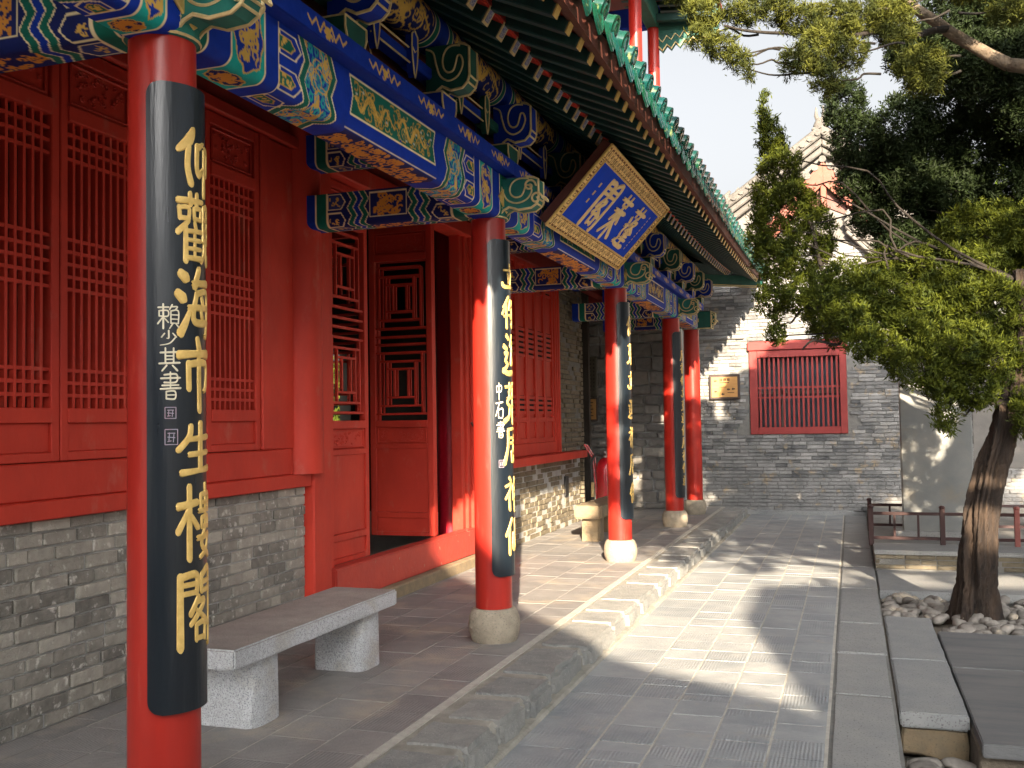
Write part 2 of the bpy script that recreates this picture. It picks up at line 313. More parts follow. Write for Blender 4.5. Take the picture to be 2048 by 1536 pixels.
# ------------------------------------------------------------------ painted-timber canvas (colour per vertex on a fine grid)
class Canvas:
    def __init__(s, w, h, res, base):
        s.nu, s.nv = max(2, int(round(w/res))+1), max(2, int(round(h/res))+1); s.w, s.h = w, h
        s.U, s.V = np.meshgrid(np.linspace(0, w, s.nu), np.linspace(0, h, s.nv), indexing='ij')
        s.a = np.empty((s.nu, s.nv, 3)); s.a[:] = base
    def put(s, mask, col): s.a[mask] = col
    def rect(s, u0, u1, v0, v1, col): s.put((s.U >= u0) & (s.U <= u1) & (s.V >= v0) & (s.V <= v1), col)
    def inpoly(s, poly):
        m = np.zeros(s.U.shape, bool); n = len(poly)
        for i in range(n):
            (x1, y1), (x2, y2) = poly[i], poly[(i+1) % n]
            if y1 == y2: continue
            c = ((s.V >= min(y1, y2)) & (s.V < max(y1, y2))) & (s.U < (s.V-y1)*(x2-x1)/(y2-y1)+x1); m ^= c
        return m
    def poly(s, poly, col): s.put(s.inpoly(poly), col)
    def ell(s, cu, cv, ru, rv, col): s.put(((s.U-cu)/ru)**2+((s.V-cv)/rv)**2 <= 1, col)
    def line(s, pts, w, col):
        for i in range(len(pts)-1):
            (x1, y1), (x2, y2) = pts[i][:2], pts[i+1][:2]; ww = w if not isinstance(w, (list, tuple)) else w[i]
            i0 = max(0, int((min(x1, x2)-ww)/s.w*(s.nu-1))-1); i1 = min(s.nu, int((max(x1, x2)+ww)/s.w*(s.nu-1))+3)
            j0 = max(0, int((min(y1, y2)-ww)/s.h*(s.nv-1))-1); j1 = min(s.nv, int((max(y1, y2)+ww)/s.h*(s.nv-1))+3)
            if i1 <= i0 or j1 <= j0: continue
            U, V = s.U[i0:i1, j0:j1], s.V[i0:i1, j0:j1]; dx, dy = x2-x1, y2-y1; q = dx*dx+dy*dy+1e-12
            t = np.clip(((U-x1)*dx+(V-y1)*dy)/q, 0, 1); m = (U-x1-t*dx)**2+(V-y1-t*dy)**2 <= (ww/2)**2
            s.a[i0:i1, j0:j1][m] = col
    def outline(s, poly, w, col): s.line(list(poly)+[poly[0]], w, col)
    def scribble(s, u0, u1, v0, v1, n, col, w, rs):
        for _ in range(n):
            x, y = rs.uniform(u0, u1), rs.uniform(v0, v1); a = rs.uniform(0, 6.28); cv = rs.choice((-1, 1))*rs.uniform(0.3, 0.75); st = min(u1-u0, v1-v0)*0.07; pts = [(x, y)]
            for k in range(rs.randint(5, 10)):
                x += st*math.cos(a); y += st*math.sin(a); a += cv
                x, y = min(max(x, u0), u1), min(max(y, v0), v1); pts.append((x, y))
            s.line(pts, w, col)
    def dragon(s, u0, u1, v0, v1, col, rs, w=0.03, waves=2.2, flip=1):
        n = 46; pts = []; cv, av = (v0+v1)/2, (v1-v0)*0.33
        for i in range(n):
            t = i/(n-1); pts.append((u0+(u1-u0)*t, cv+flip*av*math.sin(t*waves*2*math.pi)*(1-0.3*t)+0.1*av*math.sin(t*23)))
        ws = [w*(0.45+0.9*math.sin(math.pi*min(1, t*1.15+0.06))) for t in np.linspace(0, 1, n)]
        s.line(pts, ws, col)
        for i in (8, 17, 27, 36):
            x, y = pts[i]; sg = 1 if y < cv else -1
            for k in (-1, 0, 1): s.line([(x, y), (x+0.5*w+k*w*0.4, y+sg*w*1.1), (x+k*w*0.9+w*0.5, y+sg*w*1.9)], w*0.28, col)
        x, y = pts[0]; s.ell(x, y, w*0.9, w*0.6, col)
        for k in range(3): s.line([(x, y), (x-w*(0.4+0.5*k), y-w*(1.2-0.5*k))], w*0.25, col)
        s.scribble(u0, u1, v0, v1, int(26*(u1-u0)/0.8)+6, col, w*0.26, rs)
    def build(s, name, fn, parent, mt=None, origin=None):
        """fn(U, V) -> (n,3) world points"""
        p = fn(s.U.ravel(), s.V.ravel()); o = p.mean(0) if origin is None else np.array(origin)
        nu, nv = s.nu, s.nv; idx = np.arange(nu*nv).reshape(nu, nv)
        q = np.stack([idx[:-1, :-1], idx[1:, :-1], idx[1:, 1:], idx[:-1, 1:]], -1).reshape(-1, 4)
        me = bpy.data.meshes.new(name); me.vertices.add(nu*nv); me.vertices.foreach_set('co', (p-o).ravel())
        me.loops.add(q.size); me.loops.foreach_set('vertex_index', q.ravel())
        me.polygons.add(len(q)); me.polygons.foreach_set('loop_start', np.arange(len(q))*4)
        me.polygons.foreach_set('use_smooth', np.ones(len(q), bool))
        ca = me.attributes.new('paint', 'FLOAT_COLOR', 'POINT'); ca.data.foreach_set('color', np.concatenate([s.a.reshape(-1, 3), np.ones((nu*nv, 1))], 1).ravel())
        me.update(calc_edges=True); me.validate(); me.materials.append(mt or M['paint'])
        o_ = bpy.data.objects.new(name, me); o_.location = o; return link(o_, parent)

def instance(name, me, loc, parent, rot=(0, 0, 0), scale=(1, 1, 1)):
    o = bpy.data.objects.new(name, me); o.location = loc; o.rotation_euler = rot; o.scale = scale
    return link(o, parent)

# ================================================================== ground, path, platform
PZ = -0.13                                     # path level; platform top = 0
g = MB().add([(-150,-150,-0.42),(150,-150,-0.42),(150,150,-0.42),(-150,150,-0.42)], [(0,1,2,3)]).build('ground', M['soil'], origin=(0,0,-0.42))
tag(g, kind='structure')

path = structure('path', (-0.9, 10, PZ))
pbox('mortar_bed', path, -1.66, -0.148, -4, 17.15, -0.4, PZ-0.0035, M['joint'], bevel=0)
rs = random.Random(3)
lanes = [-1.625, -1.245, -0.97, -0.695, -0.42, -0.158]
tiles = []
for li in range(5):
    y = 3.9 + rs.random()*0.25
    while y < 17.05:
        L = (0.40 if li == 0 else 0.278)*rs.uniform(0.985, 1.015)
        if rs.random() < 0.06: L *= 0.5
        tiles.append((lanes[li], lanes[li+1], y, min(y+L, 17.1))); y += L
for (x0, x1, y0, y1) in tiles:
    dz = rs.uniform(-0.0025, 0.0015)
    piece('paving_tile', path, ((x0+x1)/2, (y0+y1)/2, PZ-0.02+dz), (x1-x0-rs.uniform(0.010, 0.015), y1-y0-rs.uniform(0.005, 0.009), 0.04), M['tile'],
          rot=(rs.uniform(-.003, .003), rs.uniform(-.003, .003), rs.uniform(-.006, .006)), bev=0.018)

border = structure('path_border', (0.02, 10, PZ))
pbox('mortar_bed', border, -0.148, 0.192, -4, 17.15, -0.4, PZ-0.012, M['mortar_dk'], bevel=0)
ys = [2.6, 4.35, 6.14, 7.2, 8.25, 9.9, 11.3, 12.9, 14.5, 15.9, 17.1]
for i in range(len(ys)-1):
    rough_stone('border_slab', M['slab'], (0.325+rs.uniform(-.006, .006), ys[i+1]-ys[i]-(0.022 if i != 1 else 0.05), 0.12), 100+i, 0.035, 3, border,
                (0.022+rs.uniform(-.004, .004), (ys[i]+ys[i+1])/2, PZ-0.062+rs.uniform(-.006, .004)), True)

steps = structure('step_slabs', (0.37, 7.2, PZ))
pbox('step_core', steps, 0.193, 0.552, 6.0, 8.6, -0.41, -0.155, M['dirt'], bevel=0.01)
for i, (y0, y1) in enumerate(((5.86, 7.12), (7.135, 8.6))):
    rough_stone('step_slab', M['slab'], (0.345, y1-y0, 0.085), 130+i, 0.09, 3, steps, (0.378, (y0+y1)/2, PZ-0.046), True, bev=.12)
rough_stone('step_footing', M['bench_tan'], (0.32, 0.55, 0.17), 140, 0.16, 3, steps, (0.372, 6.17, -0.30))

low = structure('courtyard_paving', (1.8, 7, -0.15))
pbox('paving_base', low, 0.556, 5.0, 5.5, 8.12, -0.41, -0.195, M['dirt'], bevel=0.01)
for i, (x0, x1, y0, y1) in enumerate(((0.56, 1.02, 5.42, 7.0), (1.03, 2.4, 5.28, 7.0), (2.41, 4, 5.3, 7.0), (0.56, 1.7, 7.01, 8.14), (1.71, 3.0, 7.01, 8.12), (3.01, 4.6, 7.01, 8.14))):
    rough_stone('paving_slab', M['slab_dk'], (x1-x0-.012, y1-y0-.012, 0.07), 150+i, 0.05, 3, low, ((x0+x1)/2, (y0+y1)/2, -0.178), True)
back = structure('back_paving', (1.8, 10.5, PZ))
pbox('paving_base', back, 0.2, 5.0, 9.85, 11.3, -0.41, PZ-0.03, M['mortar_dk'], bevel=0.01)
for i, (x0, x1) in enumerate(((0.2, 1.1), (1.1, 2.2), (2.2, 3.4), (3.4, 4.8))):
    rough_stone('paving_slab', M['slab'], (x1-x0-.012, 1.33, 0.08), 170+i, 0.05, 3, back, ((x0+x1)/2, 10.5, PZ-0.042), True)

pit = structure('tree_pit', (1.8, 9.2, -0.3))
bm = bmesh.new(); bmesh.ops.create_grid(bm, x_segments=40, y_segments=16, size=0.5)
from mathutils import noise as mn
for v in bm.verts:
    v.co = (v.co.x*4.8+2.55, v.co.y*2.0+8.93, -0.235+0.03*mn.noise(Vector((v.co.x*20, v.co.y*8, 1)))+0.07*math.exp(-((v.co.x*4.8+2.55-0.88)**2+(v.co.y*1.5+9.18-8.75)**2)*6))
me = bpy.data.meshes.new('pit_soil'); bm.to_mesh(me); bm.free(); me.materials.append(M['dirt']); instance('pit_soil', me, (0,0,0), pit)
pebs = []
for k in range(7):
    bm = bmesh.new(); bmesh.ops.create_icosphere(bm, subdivisions=2, radius=0.5)
    for v in bm.verts:
        n = mn.noise_vector(v.co*2.2+Vector((k*9, 3, 5))); v.co = Vector((v.co.x*1.25, v.co.y*0.9, v.co.z*0.62)) + n*0.13
    me = bpy.data.meshes.new('pebble'); bm.to_mesh(me); bm.free(); me.materials.append(M['pebble'])
    me.polygons.foreach_set('use_smooth', [True]*len(me.polygons)); pebs.append(me)
n = 0
while n < 295:
    x, y = (rs.uniform(0.24, 2.0), rs.uniform(8.2, 9.80))
    if x < 0.60 and y < 8.66: continue
    if (x-0.88)**2+(y-8.75)**2 < 0.036: continue
    s = rs.uniform(0.06, 0.135); hz = 0.07*math.exp(-((x-0.88)**2+(y-8.75)**2)*6)
    instance('pebble', pebs[rs.randrange(7)], (x, y, -0.222+s*0.2+hz+rs.uniform(0, 0.035)), pit, (rs.uniform(-.5,.5), rs.uniform(-.5,.5), rs.uniform(0,6.3)), (s, s, s)); n += 1
hollow = structure('rubble_hollow', (1.6, 4.6, -0.36))
bm = bmesh.new(); bmesh.ops.create_grid(bm, x_segments=40, y_segments=30, size=0.5)
for v in bm.verts: v.co = (v.co.x*4.4+2.38, v.co.y*3.2+4.2, -0.375+0.035*mn.noise(Vector((v.co.x*16, v.co.y*12, 1))))
me = bpy.data.meshes.new('hollow_soil'); bm.to_mesh(me); bm.free(); me.materials.append(M['dirt']); instance('hollow_soil', me, (0,0,0), hollow)
for i in range(75):
    x, y, s = rs.uniform(0.26, 1.5), rs.uniform(4.2, 5.75), rs.uniform(0.07, 0.22)
    instance('loose_stone', pebs[i % 7], (x, y, -0.36+s*0.1), hollow, (rs.uniform(-.3,.3), rs.uniform(-.3,.3), rs.uniform(0,6.3)), (s, s, s*0.8))

# ---- platform under the hall
plat = structure('platform', (-3, 8, 0))
pbox('platform_core', plat, -9.0, -2.03, -1.4, 16.95, -0.41, -0.004, M['joint'], bevel=0)
pl_lanes = [-2.075, -2.345, -2.665, -2.985, -3.305, -3.625, -3.82]
tl = []
for li in range(6):
    y = 2.7 + rs.random()*0.3
    while y < 16.8:
        L = 0.325*rs.uniform(0.985, 1.015); tl.append((pl_lanes[li+1], pl_lanes[li], y, min(y+L, 16.85))); y += L
tl.sort(key=lambda q: q[2])
for k, (x0, x1, y0, y1) in enumerate(tl):
    piece('floor_tile', plat, ((x0+x1)/2, (y0+y1)/2, -0.02+rs.uniform(-.0015, .001)), (x1-x0-rs.uniform(.007,.012), y1-y0-rs.uniform(.004,.008), 0.04), M['tile_pl'],
          rot=(0, 0, rs.uniform(-.004, .004)), bev=0.015)
kerb = structure('kerb', (-1.85, 8, 0))
pbox('kerb_mortar', kerb, -2.07, -1.69, -1.4, 16.9, -0.40, -0.010, M['kerb_mortar'], bevel=0.03)
pbox('kerb_fillet', kerb, -1.72, -1.612, -1.4, 16.9, -0.40, -0.112, M['kerb_mortar'], bevel=0.012)
y = 2.3; i = 0
while y < 16.8:
    L = rs.choice((0.42, 0.55, 0.72, 0.9, 0.48))*rs.uniform(0.9, 1.1); L = min(L, 16.85-y)
    w = rs.uniform(0.33, 0.385)
    rough_stone('kerb_stone', M['kerb'], (w, max(L-rs.uniform(0.03, 0.065), 0.1), 0.15), 200+i, 0.16, 3, kerb, (-1.655-w/2+rs.uniform(-.01, .012), y+L/2, -0.073+rs.uniform(-.004, .004)), True, bev=0.2)
    y += L; i += 1

# ================================================================== brush lettering (strokes: points (x, y down, width) in a unit cell)
def S(*a): return [tuple(a[i:i+3]) for i in range(0, len(a), 3)]
GL = {
'yang': [S(.38,.0,.11,.30,.16,.19,.04,.36,.10), S(.27,.28,.12,.25,.62,.12,.33,.88,.14), S(.70,.17,.06,.56,.25,.11), S(.50,.24,.12,.49,.60,.11,.57,.70,.13,.70,.58,.05),
   S(.76,.24,.09,.97,.27,.10,.96,.62,.09,.86,.68,.06), S(.77,.28,.10,.76,1.02,.12)],
'guan': [S(.30,-.02,.09,.31,.14,.10), S(.48,-.02,.09,.47,.16,.09), S(.03,.10,.10,.66,.07,.08), S(.06,.20,.08,.08,.37,.08), S(.06,.21,.07,.27,.20,.07,.27,.36,.07), S(.08,.36,.07,.27,.36,.07),
   S(.40,.20,.08,.41,.36,.07), S(.40,.20,.07,.60,.19,.07,.60,.35,.07), S(.40,.35,.07,.60,.35,.07), S(.26,.40,.08,.03,.58,.10), S(.20,.50,.09,.20,1.0,.11), S(.42,.41,.07,.45,.50,.08),
   S(.20,.55,.07,.62,.53,.07), S(.20,.68,.06,.60,.67,.07), S(.20,.81,.06,.60,.80,.07), S(.20,.95,.07,.66,.94,.09), S(.42,.52,.06,.42,.94,.06),
   S(.72,.14,.08,.72,.66,.09), S(.72,.15,.08,.97,.14,.08,.97,.66,.08), S(.72,.31,.06,.97,.31,.06), S(.72,.47,.06,.97,.47,.06), S(.72,.63,.06,.97,.63,.06), S(.78,.68,.08,.73,.86,.08,.62,1.0,.05), S(.88,.68,.08,.88,.92,.09,1.0,.99,.09,1.03,.85,.05)],
'hai': [S(.08,.08,.13,.20,.15,.17), S(.02,.38,.13,.14,.46,.17), S(.08,.98,.15,.20,.80,.12,.30,.60,.06), S(.54,.0,.11,.41,.27,.13), S(.36,.22,.09,1.0,.18,.12), S(.47,.36,.10,.40,.78,.11,1.0,.77,.10),
   S(.46,.37,.09,.92,.35,.09,.86,.94,.12,.74,.99,.06), S(.26,.59,.09,1.06,.55,.10), S(.64,.42,.08,.68,.51,.09), S(.61,.63,.08,.65,.72,.09)],
'shi': [S(.48,-.02,.10,.54,.15,.13), S(.04,.24,.13,.5,.21,.10,1.0,.20,.15), S(.25,.36,.11,.26,.75,.11), S(.25,.38,.10,.82,.36,.11,.81,.70,.11,.70,.78,.07), S(.53,.15,.11,.53,.7,.11,.54,1.08,.11)],
'sheng': [S(.30,.04,.11,.26,.26,.12,.03,.52,.12), S(.22,.31,.10,.92,.26,.12), S(.26,.61,.11,.88,.57,.11), S(.57,-.02,.12,.56,.92,.13), S(.10,.97,.14,.55,.93,.10,1.04,.90,.15)],
'lou': [S(.02,.28,.11,.46,.23,.10), S(.26,.0,.11,.26,1.03,.12), S(.25,.32,.09,.02,.64,.11), S(.30,.42,.08,.47,.59,.10), S(.75,-.02,.08,.75,.60,.08), S(.57,.13,.08,.57,.36,.07), S(.57,.13,.07,.95,.12,.07,.95,.36,.07),
   S(.57,.24,.06,.95,.24,.06), S(.50,.36,.07,1.02,.35,.08), S(.60,.46,.07,.60,.60,.07), S(.60,.46,.06,.91,.45,.07,.91,.60,.07), S(.60,.59,.07,.91,.59,.07), S(.46,.75,.08,1.04,.72,.09), S(.72,.62,.08,.60,.85,.08,.94,1.02,.10), S(.90,.74,.08,.80,.91,.08,.54,1.03,.07)],
'ge': [S(.06,.04,.12,.06,1.02,.14), S(.06,.06,.10,.43,.04,.10,.43,.29,.09), S(.06,.17,.07,.43,.16,.07), S(.06,.29,.07,.43,.28,.07), S(.58,.05,.09,.58,.28,.09), S(.58,.06,.09,.98,.03,.10,.98,.96,.12,.86,1.02,.06),
   S(.58,.16,.07,.98,.15,.07), S(.58,.28,.07,.98,.27,.07), S(.48,.35,.09,.28,.58,.10), S(.44,.42,.07,.68,.42,.09,.28,.72,.08), S(.42,.52,.06,.84,.74,.10), S(.42,.73,.08,.42,.94,.08), S(.42,.73,.07,.69,.72,.08,.69,.94,.08), S(.42,.92,.07,.69,.92,.07)],
'peng': [S(.06,.12,.08,.94,.11,.09), S(.34,.0,.08,.35,.22,.08), S(.66,.0,.08,.65,.22,.08), S(.10,.29,.08,.20,.38,.10), S(.04,.51,.08,.24,.48,.08,.15,.66,.07,.24,.80,.07,.06,.92,.08), S(.08,.88,.08,.4,.95,.09,1.0,.95,.12), S(.56,.25,.08,.38,.47,.07),
   S(.5,.34,.07,.82,.34,.08,.38,.60,.07), S(.52,.40,.06,.93,.59,.10), S(.44,.63,.07,.84,.62,.07), S(.46,.71,.07,.82,.70,.07), S(.38,.79,.07,.92,.79,.08), S(.63,.55,.08,.63,.90,.08)],
'lai': [S(.06,.12,.08,.94,.11,.09), S(.34,.0,.08,.35,.22,.08), S(.66,.0,.08,.65,.22,.08), S(.10,.38,.09,.9,.36,.10), S(.32,.43,.08,.18,.61,.08), S(.32,.45,.07,.43,.60,.08), S(.68,.43,.08,.55,.61,.07), S(.68,.45,.07,.82,.60,.09), S(.5,.25,.10,.5,1.02,.11), S(.48,.61,.09,.05,.94,.08), S(.52,.61,.08,.96,.94,.12)],
# freer running-hand characters for the other boards
'r1': [S(.5,.0,.08,.52,.16,.1), S(.1,.25,.08,.95,.2,.1), S(.35,.35,.08,.4,.7,.1), S(.7,.3,.08,.55,.75,.07), S(.04,.72,.10,.18,.86,.14,1.0,.80,.12)],
'r2': [S(.36,.0,.10,.06,.34,.08), S(.22,.2,.10,.24,.98,.10), S(.30,.05,.07,.02,.55,.09), S(.5,.1,.09,.4,.4,.08), S(.45,.3,.07,.98,.22,.09), S(.75,.1,.09,.76,.9,.10,.62,.84,.06), S(.1,.62,.08,.42,.56,.07), S(.5,.55,.09,.6,.66,.10)],
'r3': [S(.20,.04,.11,.32,.12,.10), S(.06,.30,.12,.20,.36,.10), S(.10,.48,.09,.26,.46,.08,.14,.66,.10,.26,.74,.07,.02,.92,.12), S(.02,.88,.12,.3,.96,.12,1.02,.92,.16), S(.6,.04,.09,.44,.3,.09), S(.46,.24,.07,.95,.2,.09), S(.62,.2,.08,.5,.74,.09), S(.55,.42,.07,.9,.4,.09,.86,.7,.08,.5,.74,.07)],
'r4': [S(.1,.1,.08,.95,.06,.09), S(.35,.0,.09,.36,.2,.09), S(.65,.0,.09,.62,.2,.09), S(.3,.22,.09,.34,.34,.10,.2,.5,.09,.34,.62,.09,.30,.86,.10,.04,1.0,.14), S(.2,.40,.07,.9,.34,.09), S(.3,.62,.07,.95,.55,.09), S(.6,.25,.09,.6,1.04,.10)],
'r5': [S(.2,.0,.09,.9,-.02,.09,.86,.22,.08,.24,.24,.07), S(.22,.02,.11,.2,.5,.10,.02,.98,.15), S(.36,.4,.08,.98,.34,.09), S(.66,.26,.09,.64,.64,.09), S(.44,.64,.09,.46,.94,.08), S(.44,.64,.07,.86,.62,.09,.84,.94,.08,.46,.93,.07)],
'r6': [S(.24,.0,.11,.34,.1,.10), S(.04,.28,.09,.4,.22,.09,.04,.66,.09), S(.24,.46,.10,.26,1.0,.12), S(.5,.26,.09,.52,.7,.08), S(.5,.26,.07,.95,.22,.09,.92,.68,.08), S(.52,.46,.07,.92,.45,.07), S(.52,.68,.07,.92,.66,.07), S(.72,.02,.09,.72,1.06,.10)],
'r7': [S(.38,.0,.11,.04,.46,.10), S(.22,.26,.12,.22,.98,.12), S(.70,.04,.10,.70,.86,.09), S(.48,.4,.09,.48,.86,.09,.95,.82,.09), S(.95,.36,.09,.95,.92,.09)],
'zhong': [S(.15,.2,.08,.18,.55,.09), S(.15,.2,.08,.85,.16,.1,.78,.5,.09,.2,.52,.08), S(.5,.0,.1,.5,1.0,.09)],
'shi2': [S(.1,.08,.1,.9,.02,.1), S(.48,.06,.1,.04,.8,.08), S(.34,.45,.09,.36,.9,.09), S(.34,.46,.08,.9,.4,.1,.84,.88,.09,.36,.88,.08)],
'shu': [S(.2,.06,.08,.8,.04,.09,.78,.34,.08,.2,.36,.08), S(.04,.2,.08,.98,.17,.09), S(.5,-.04,.09,.5,.6,.08), S(.1,.48,.08,.9,.46,.08), S(.02,.62,.08,1.0,.58,.1), S(.3,.72,.08,.3,1.0,.08), S(.3,.72,.07,.72,.71,.08,.72,1.0,.08,.3,1.0,.08), S(.3,.86,.06,.72,.85,.06)],
'lai4': [S(.04,.12,.08,.5,.1,.08), S(.26,-.02,.09,.26,1.0,.09), S(.08,.26,.07,.08,.48,.07), S(.08,.26,.07,.46,.25,.07,.46,.48,.07,.08,.48,.07), S(.25,.52,.07,.02,.8,.08), S(.28,.54,.06,.48,.74,.07), S(.66,.0,.08,.54,.2,.07), S(.64,.08,.06,.9,.07,.07,.8,.2,.06), S(.6,.26,.07,.6,.78,.07), S(.6,.26,.07,.94,.25,.07,.94,.78,.07), S(.6,.42,.06,.94,.42,.06), S(.6,.6,.06,.94,.6,.06), S(.6,.77,.06,.94,.77,.06), S(.68,.8,.07,.54,1.0,.06), S(.84,.8,.07,1.0,.98,.07)],
'shao': [S(.5,.0,.1,.5,.5,.1,.4,.52,.06), S(.28,.2,.09,.12,.46,.09), S(.72,.18,.08,.9,.42,.12), S(.86,.46,.09,.55,.86,.09,.06,1.0,.07)],
'qi': [S(.06,.2,.09,.94,.16,.1), S(.3,.0,.09,.3,.66,.09), S(.7,.0,.09,.7,.66,.09), S(.3,.35,.07,.7,.34,.07), S(.3,.5,.07,.7,.49,.07), S(.0,.68,.09,1.0,.64,.1), S(.36,.76,.09,.14,1.0,.08), S(.64,.76,.08,.88,.98,.11)],
}
def ribbon(mb, strokes, fn, h, mi=0, step=0.05, fat=1.0):
    """strokes in the unit cell; fn(x, y, height) -> 3-D; raised, rounded strokes"""
    for st in strokes:
        P = []
        n = len(st)
        for i in range(n-1):
            p0, p1, p2, p3 = (np.array(st[max(i-1, 0)]), np.array(st[i]), np.array(st[i+1]), np.array(st[min(i+2, n-1)]))
            k = max(2, int(math.hypot(p2[0]-p1[0], p2[1]-p1[1])/step)+1)
            for j in range(k):
                t = j/k; q = 0.5*((2*p1)+(-p0+p2)*t+(2*p0-5*p1+4*p2-p3)*t*t+(-p0+3*p1-3*p2+p3)*t**3) if n > 2 else p1+(p2-p1)*t
                P.append((q[0], q[1], max(p1[2]+(p2[2]-p1[2])*t, 0.02)))
        P.append(st[-1])
        d0 = np.array(P[1][:2])-np.array(P[0][:2]); d0 = d0/(np.linalg.norm(d0)+1e-9); d1 = np.array(P[-1][:2])-np.array(P[-2][:2]); d1 = d1/(np.linalg.norm(d1)+1e-9)
        w0, w1 = P[0][2], P[-1][2]
        P = [(P[0][0]-d0[0]*w0*.42, P[0][1]-d0[1]*w0*.42, w0*.35), (P[0][0]-d0[0]*w0*.25, P[0][1]-d0[1]*w0*.25, w0*.8)] + P + [(P[-1][0]+d1[0]*w1*.25, P[-1][1]+d1[1]*w1*.25, w1*.75), (P[-1][0]+d1[0]*w1*.45, P[-1][1]+d1[1]*w1*.45, w1*.25)]
        vs = []; m = len(P)
        for i in range(m):
            a, b = np.array(P[max(i-1, 0)][:2]), np.array(P[min(i+1, m-1)][:2]); d = b-a; d = d/(np.linalg.norm(d)+1e-9); nx, ny = -d[1], d[0]
            x, y, w = P[i]; w *= fat
            for s, hh in ((-.5, -.3), (-.36, .75), (0, 1), (.36, .75), (.5, -.3)): vs.append(fn(x+nx*w*s, y+ny*w*s, hh*h))
        fs = [(i*5+j, i*5+j+1, i*5+j+6, i*5+j+5) for i in range(m-1) for j in range(4)]
        mb.add(vs, fs, mi)

# ================================================================== the temple hall
hall = thing('temple_hall', (-3.8, 8.4, 0), 'red and blue-green painted temple hall with lattice windows under a green glazed tiled eave', 'temple hall')
CX, WX = -2.322, -3.75
COLY = [1.12, 2.98, 6.41, 10.32, 13.74, 15.6]
for i, y in enumerate(COLY):
    c = MB().lathe([(0.124, 0.18), (0.124, 0.6), (0.122, 1.6), (0.117, 2.87)], (CX, y, 0), 40).build('column', M['col_red'], hall, smooth=True)
    MB().lathe([(0.135, -0.02), (0.155, 0.01), (0.170, 0.06), (0.176, 0.11), (0.170, 0.165), (0.152, 0.205), (0.140, 0.22), (0.12, 0.222)], (CX, y, 0), 40).build('column_base', M['drum'], c, smooth=True)
    MB().lathe([(0.122, 2.85), (0.132, 2.857), (0.135, 2.925), (0.126, 2.93)], (CX, y, 0), 24).build('capital_band', M['teal'], c, smooth=True)
    b = MB(); b.lathe([(0.132, 2.852), (0.138, 2.858), (0.132, 2.864)], (CX, y, 0), 24, cap=False); b.lathe([(0.135, 2.912), (0.139, 2.918), (0.135, 2.924)], (CX, y, 0), 24, cap=False)
    b.build('capital_line', M['cream'], c)

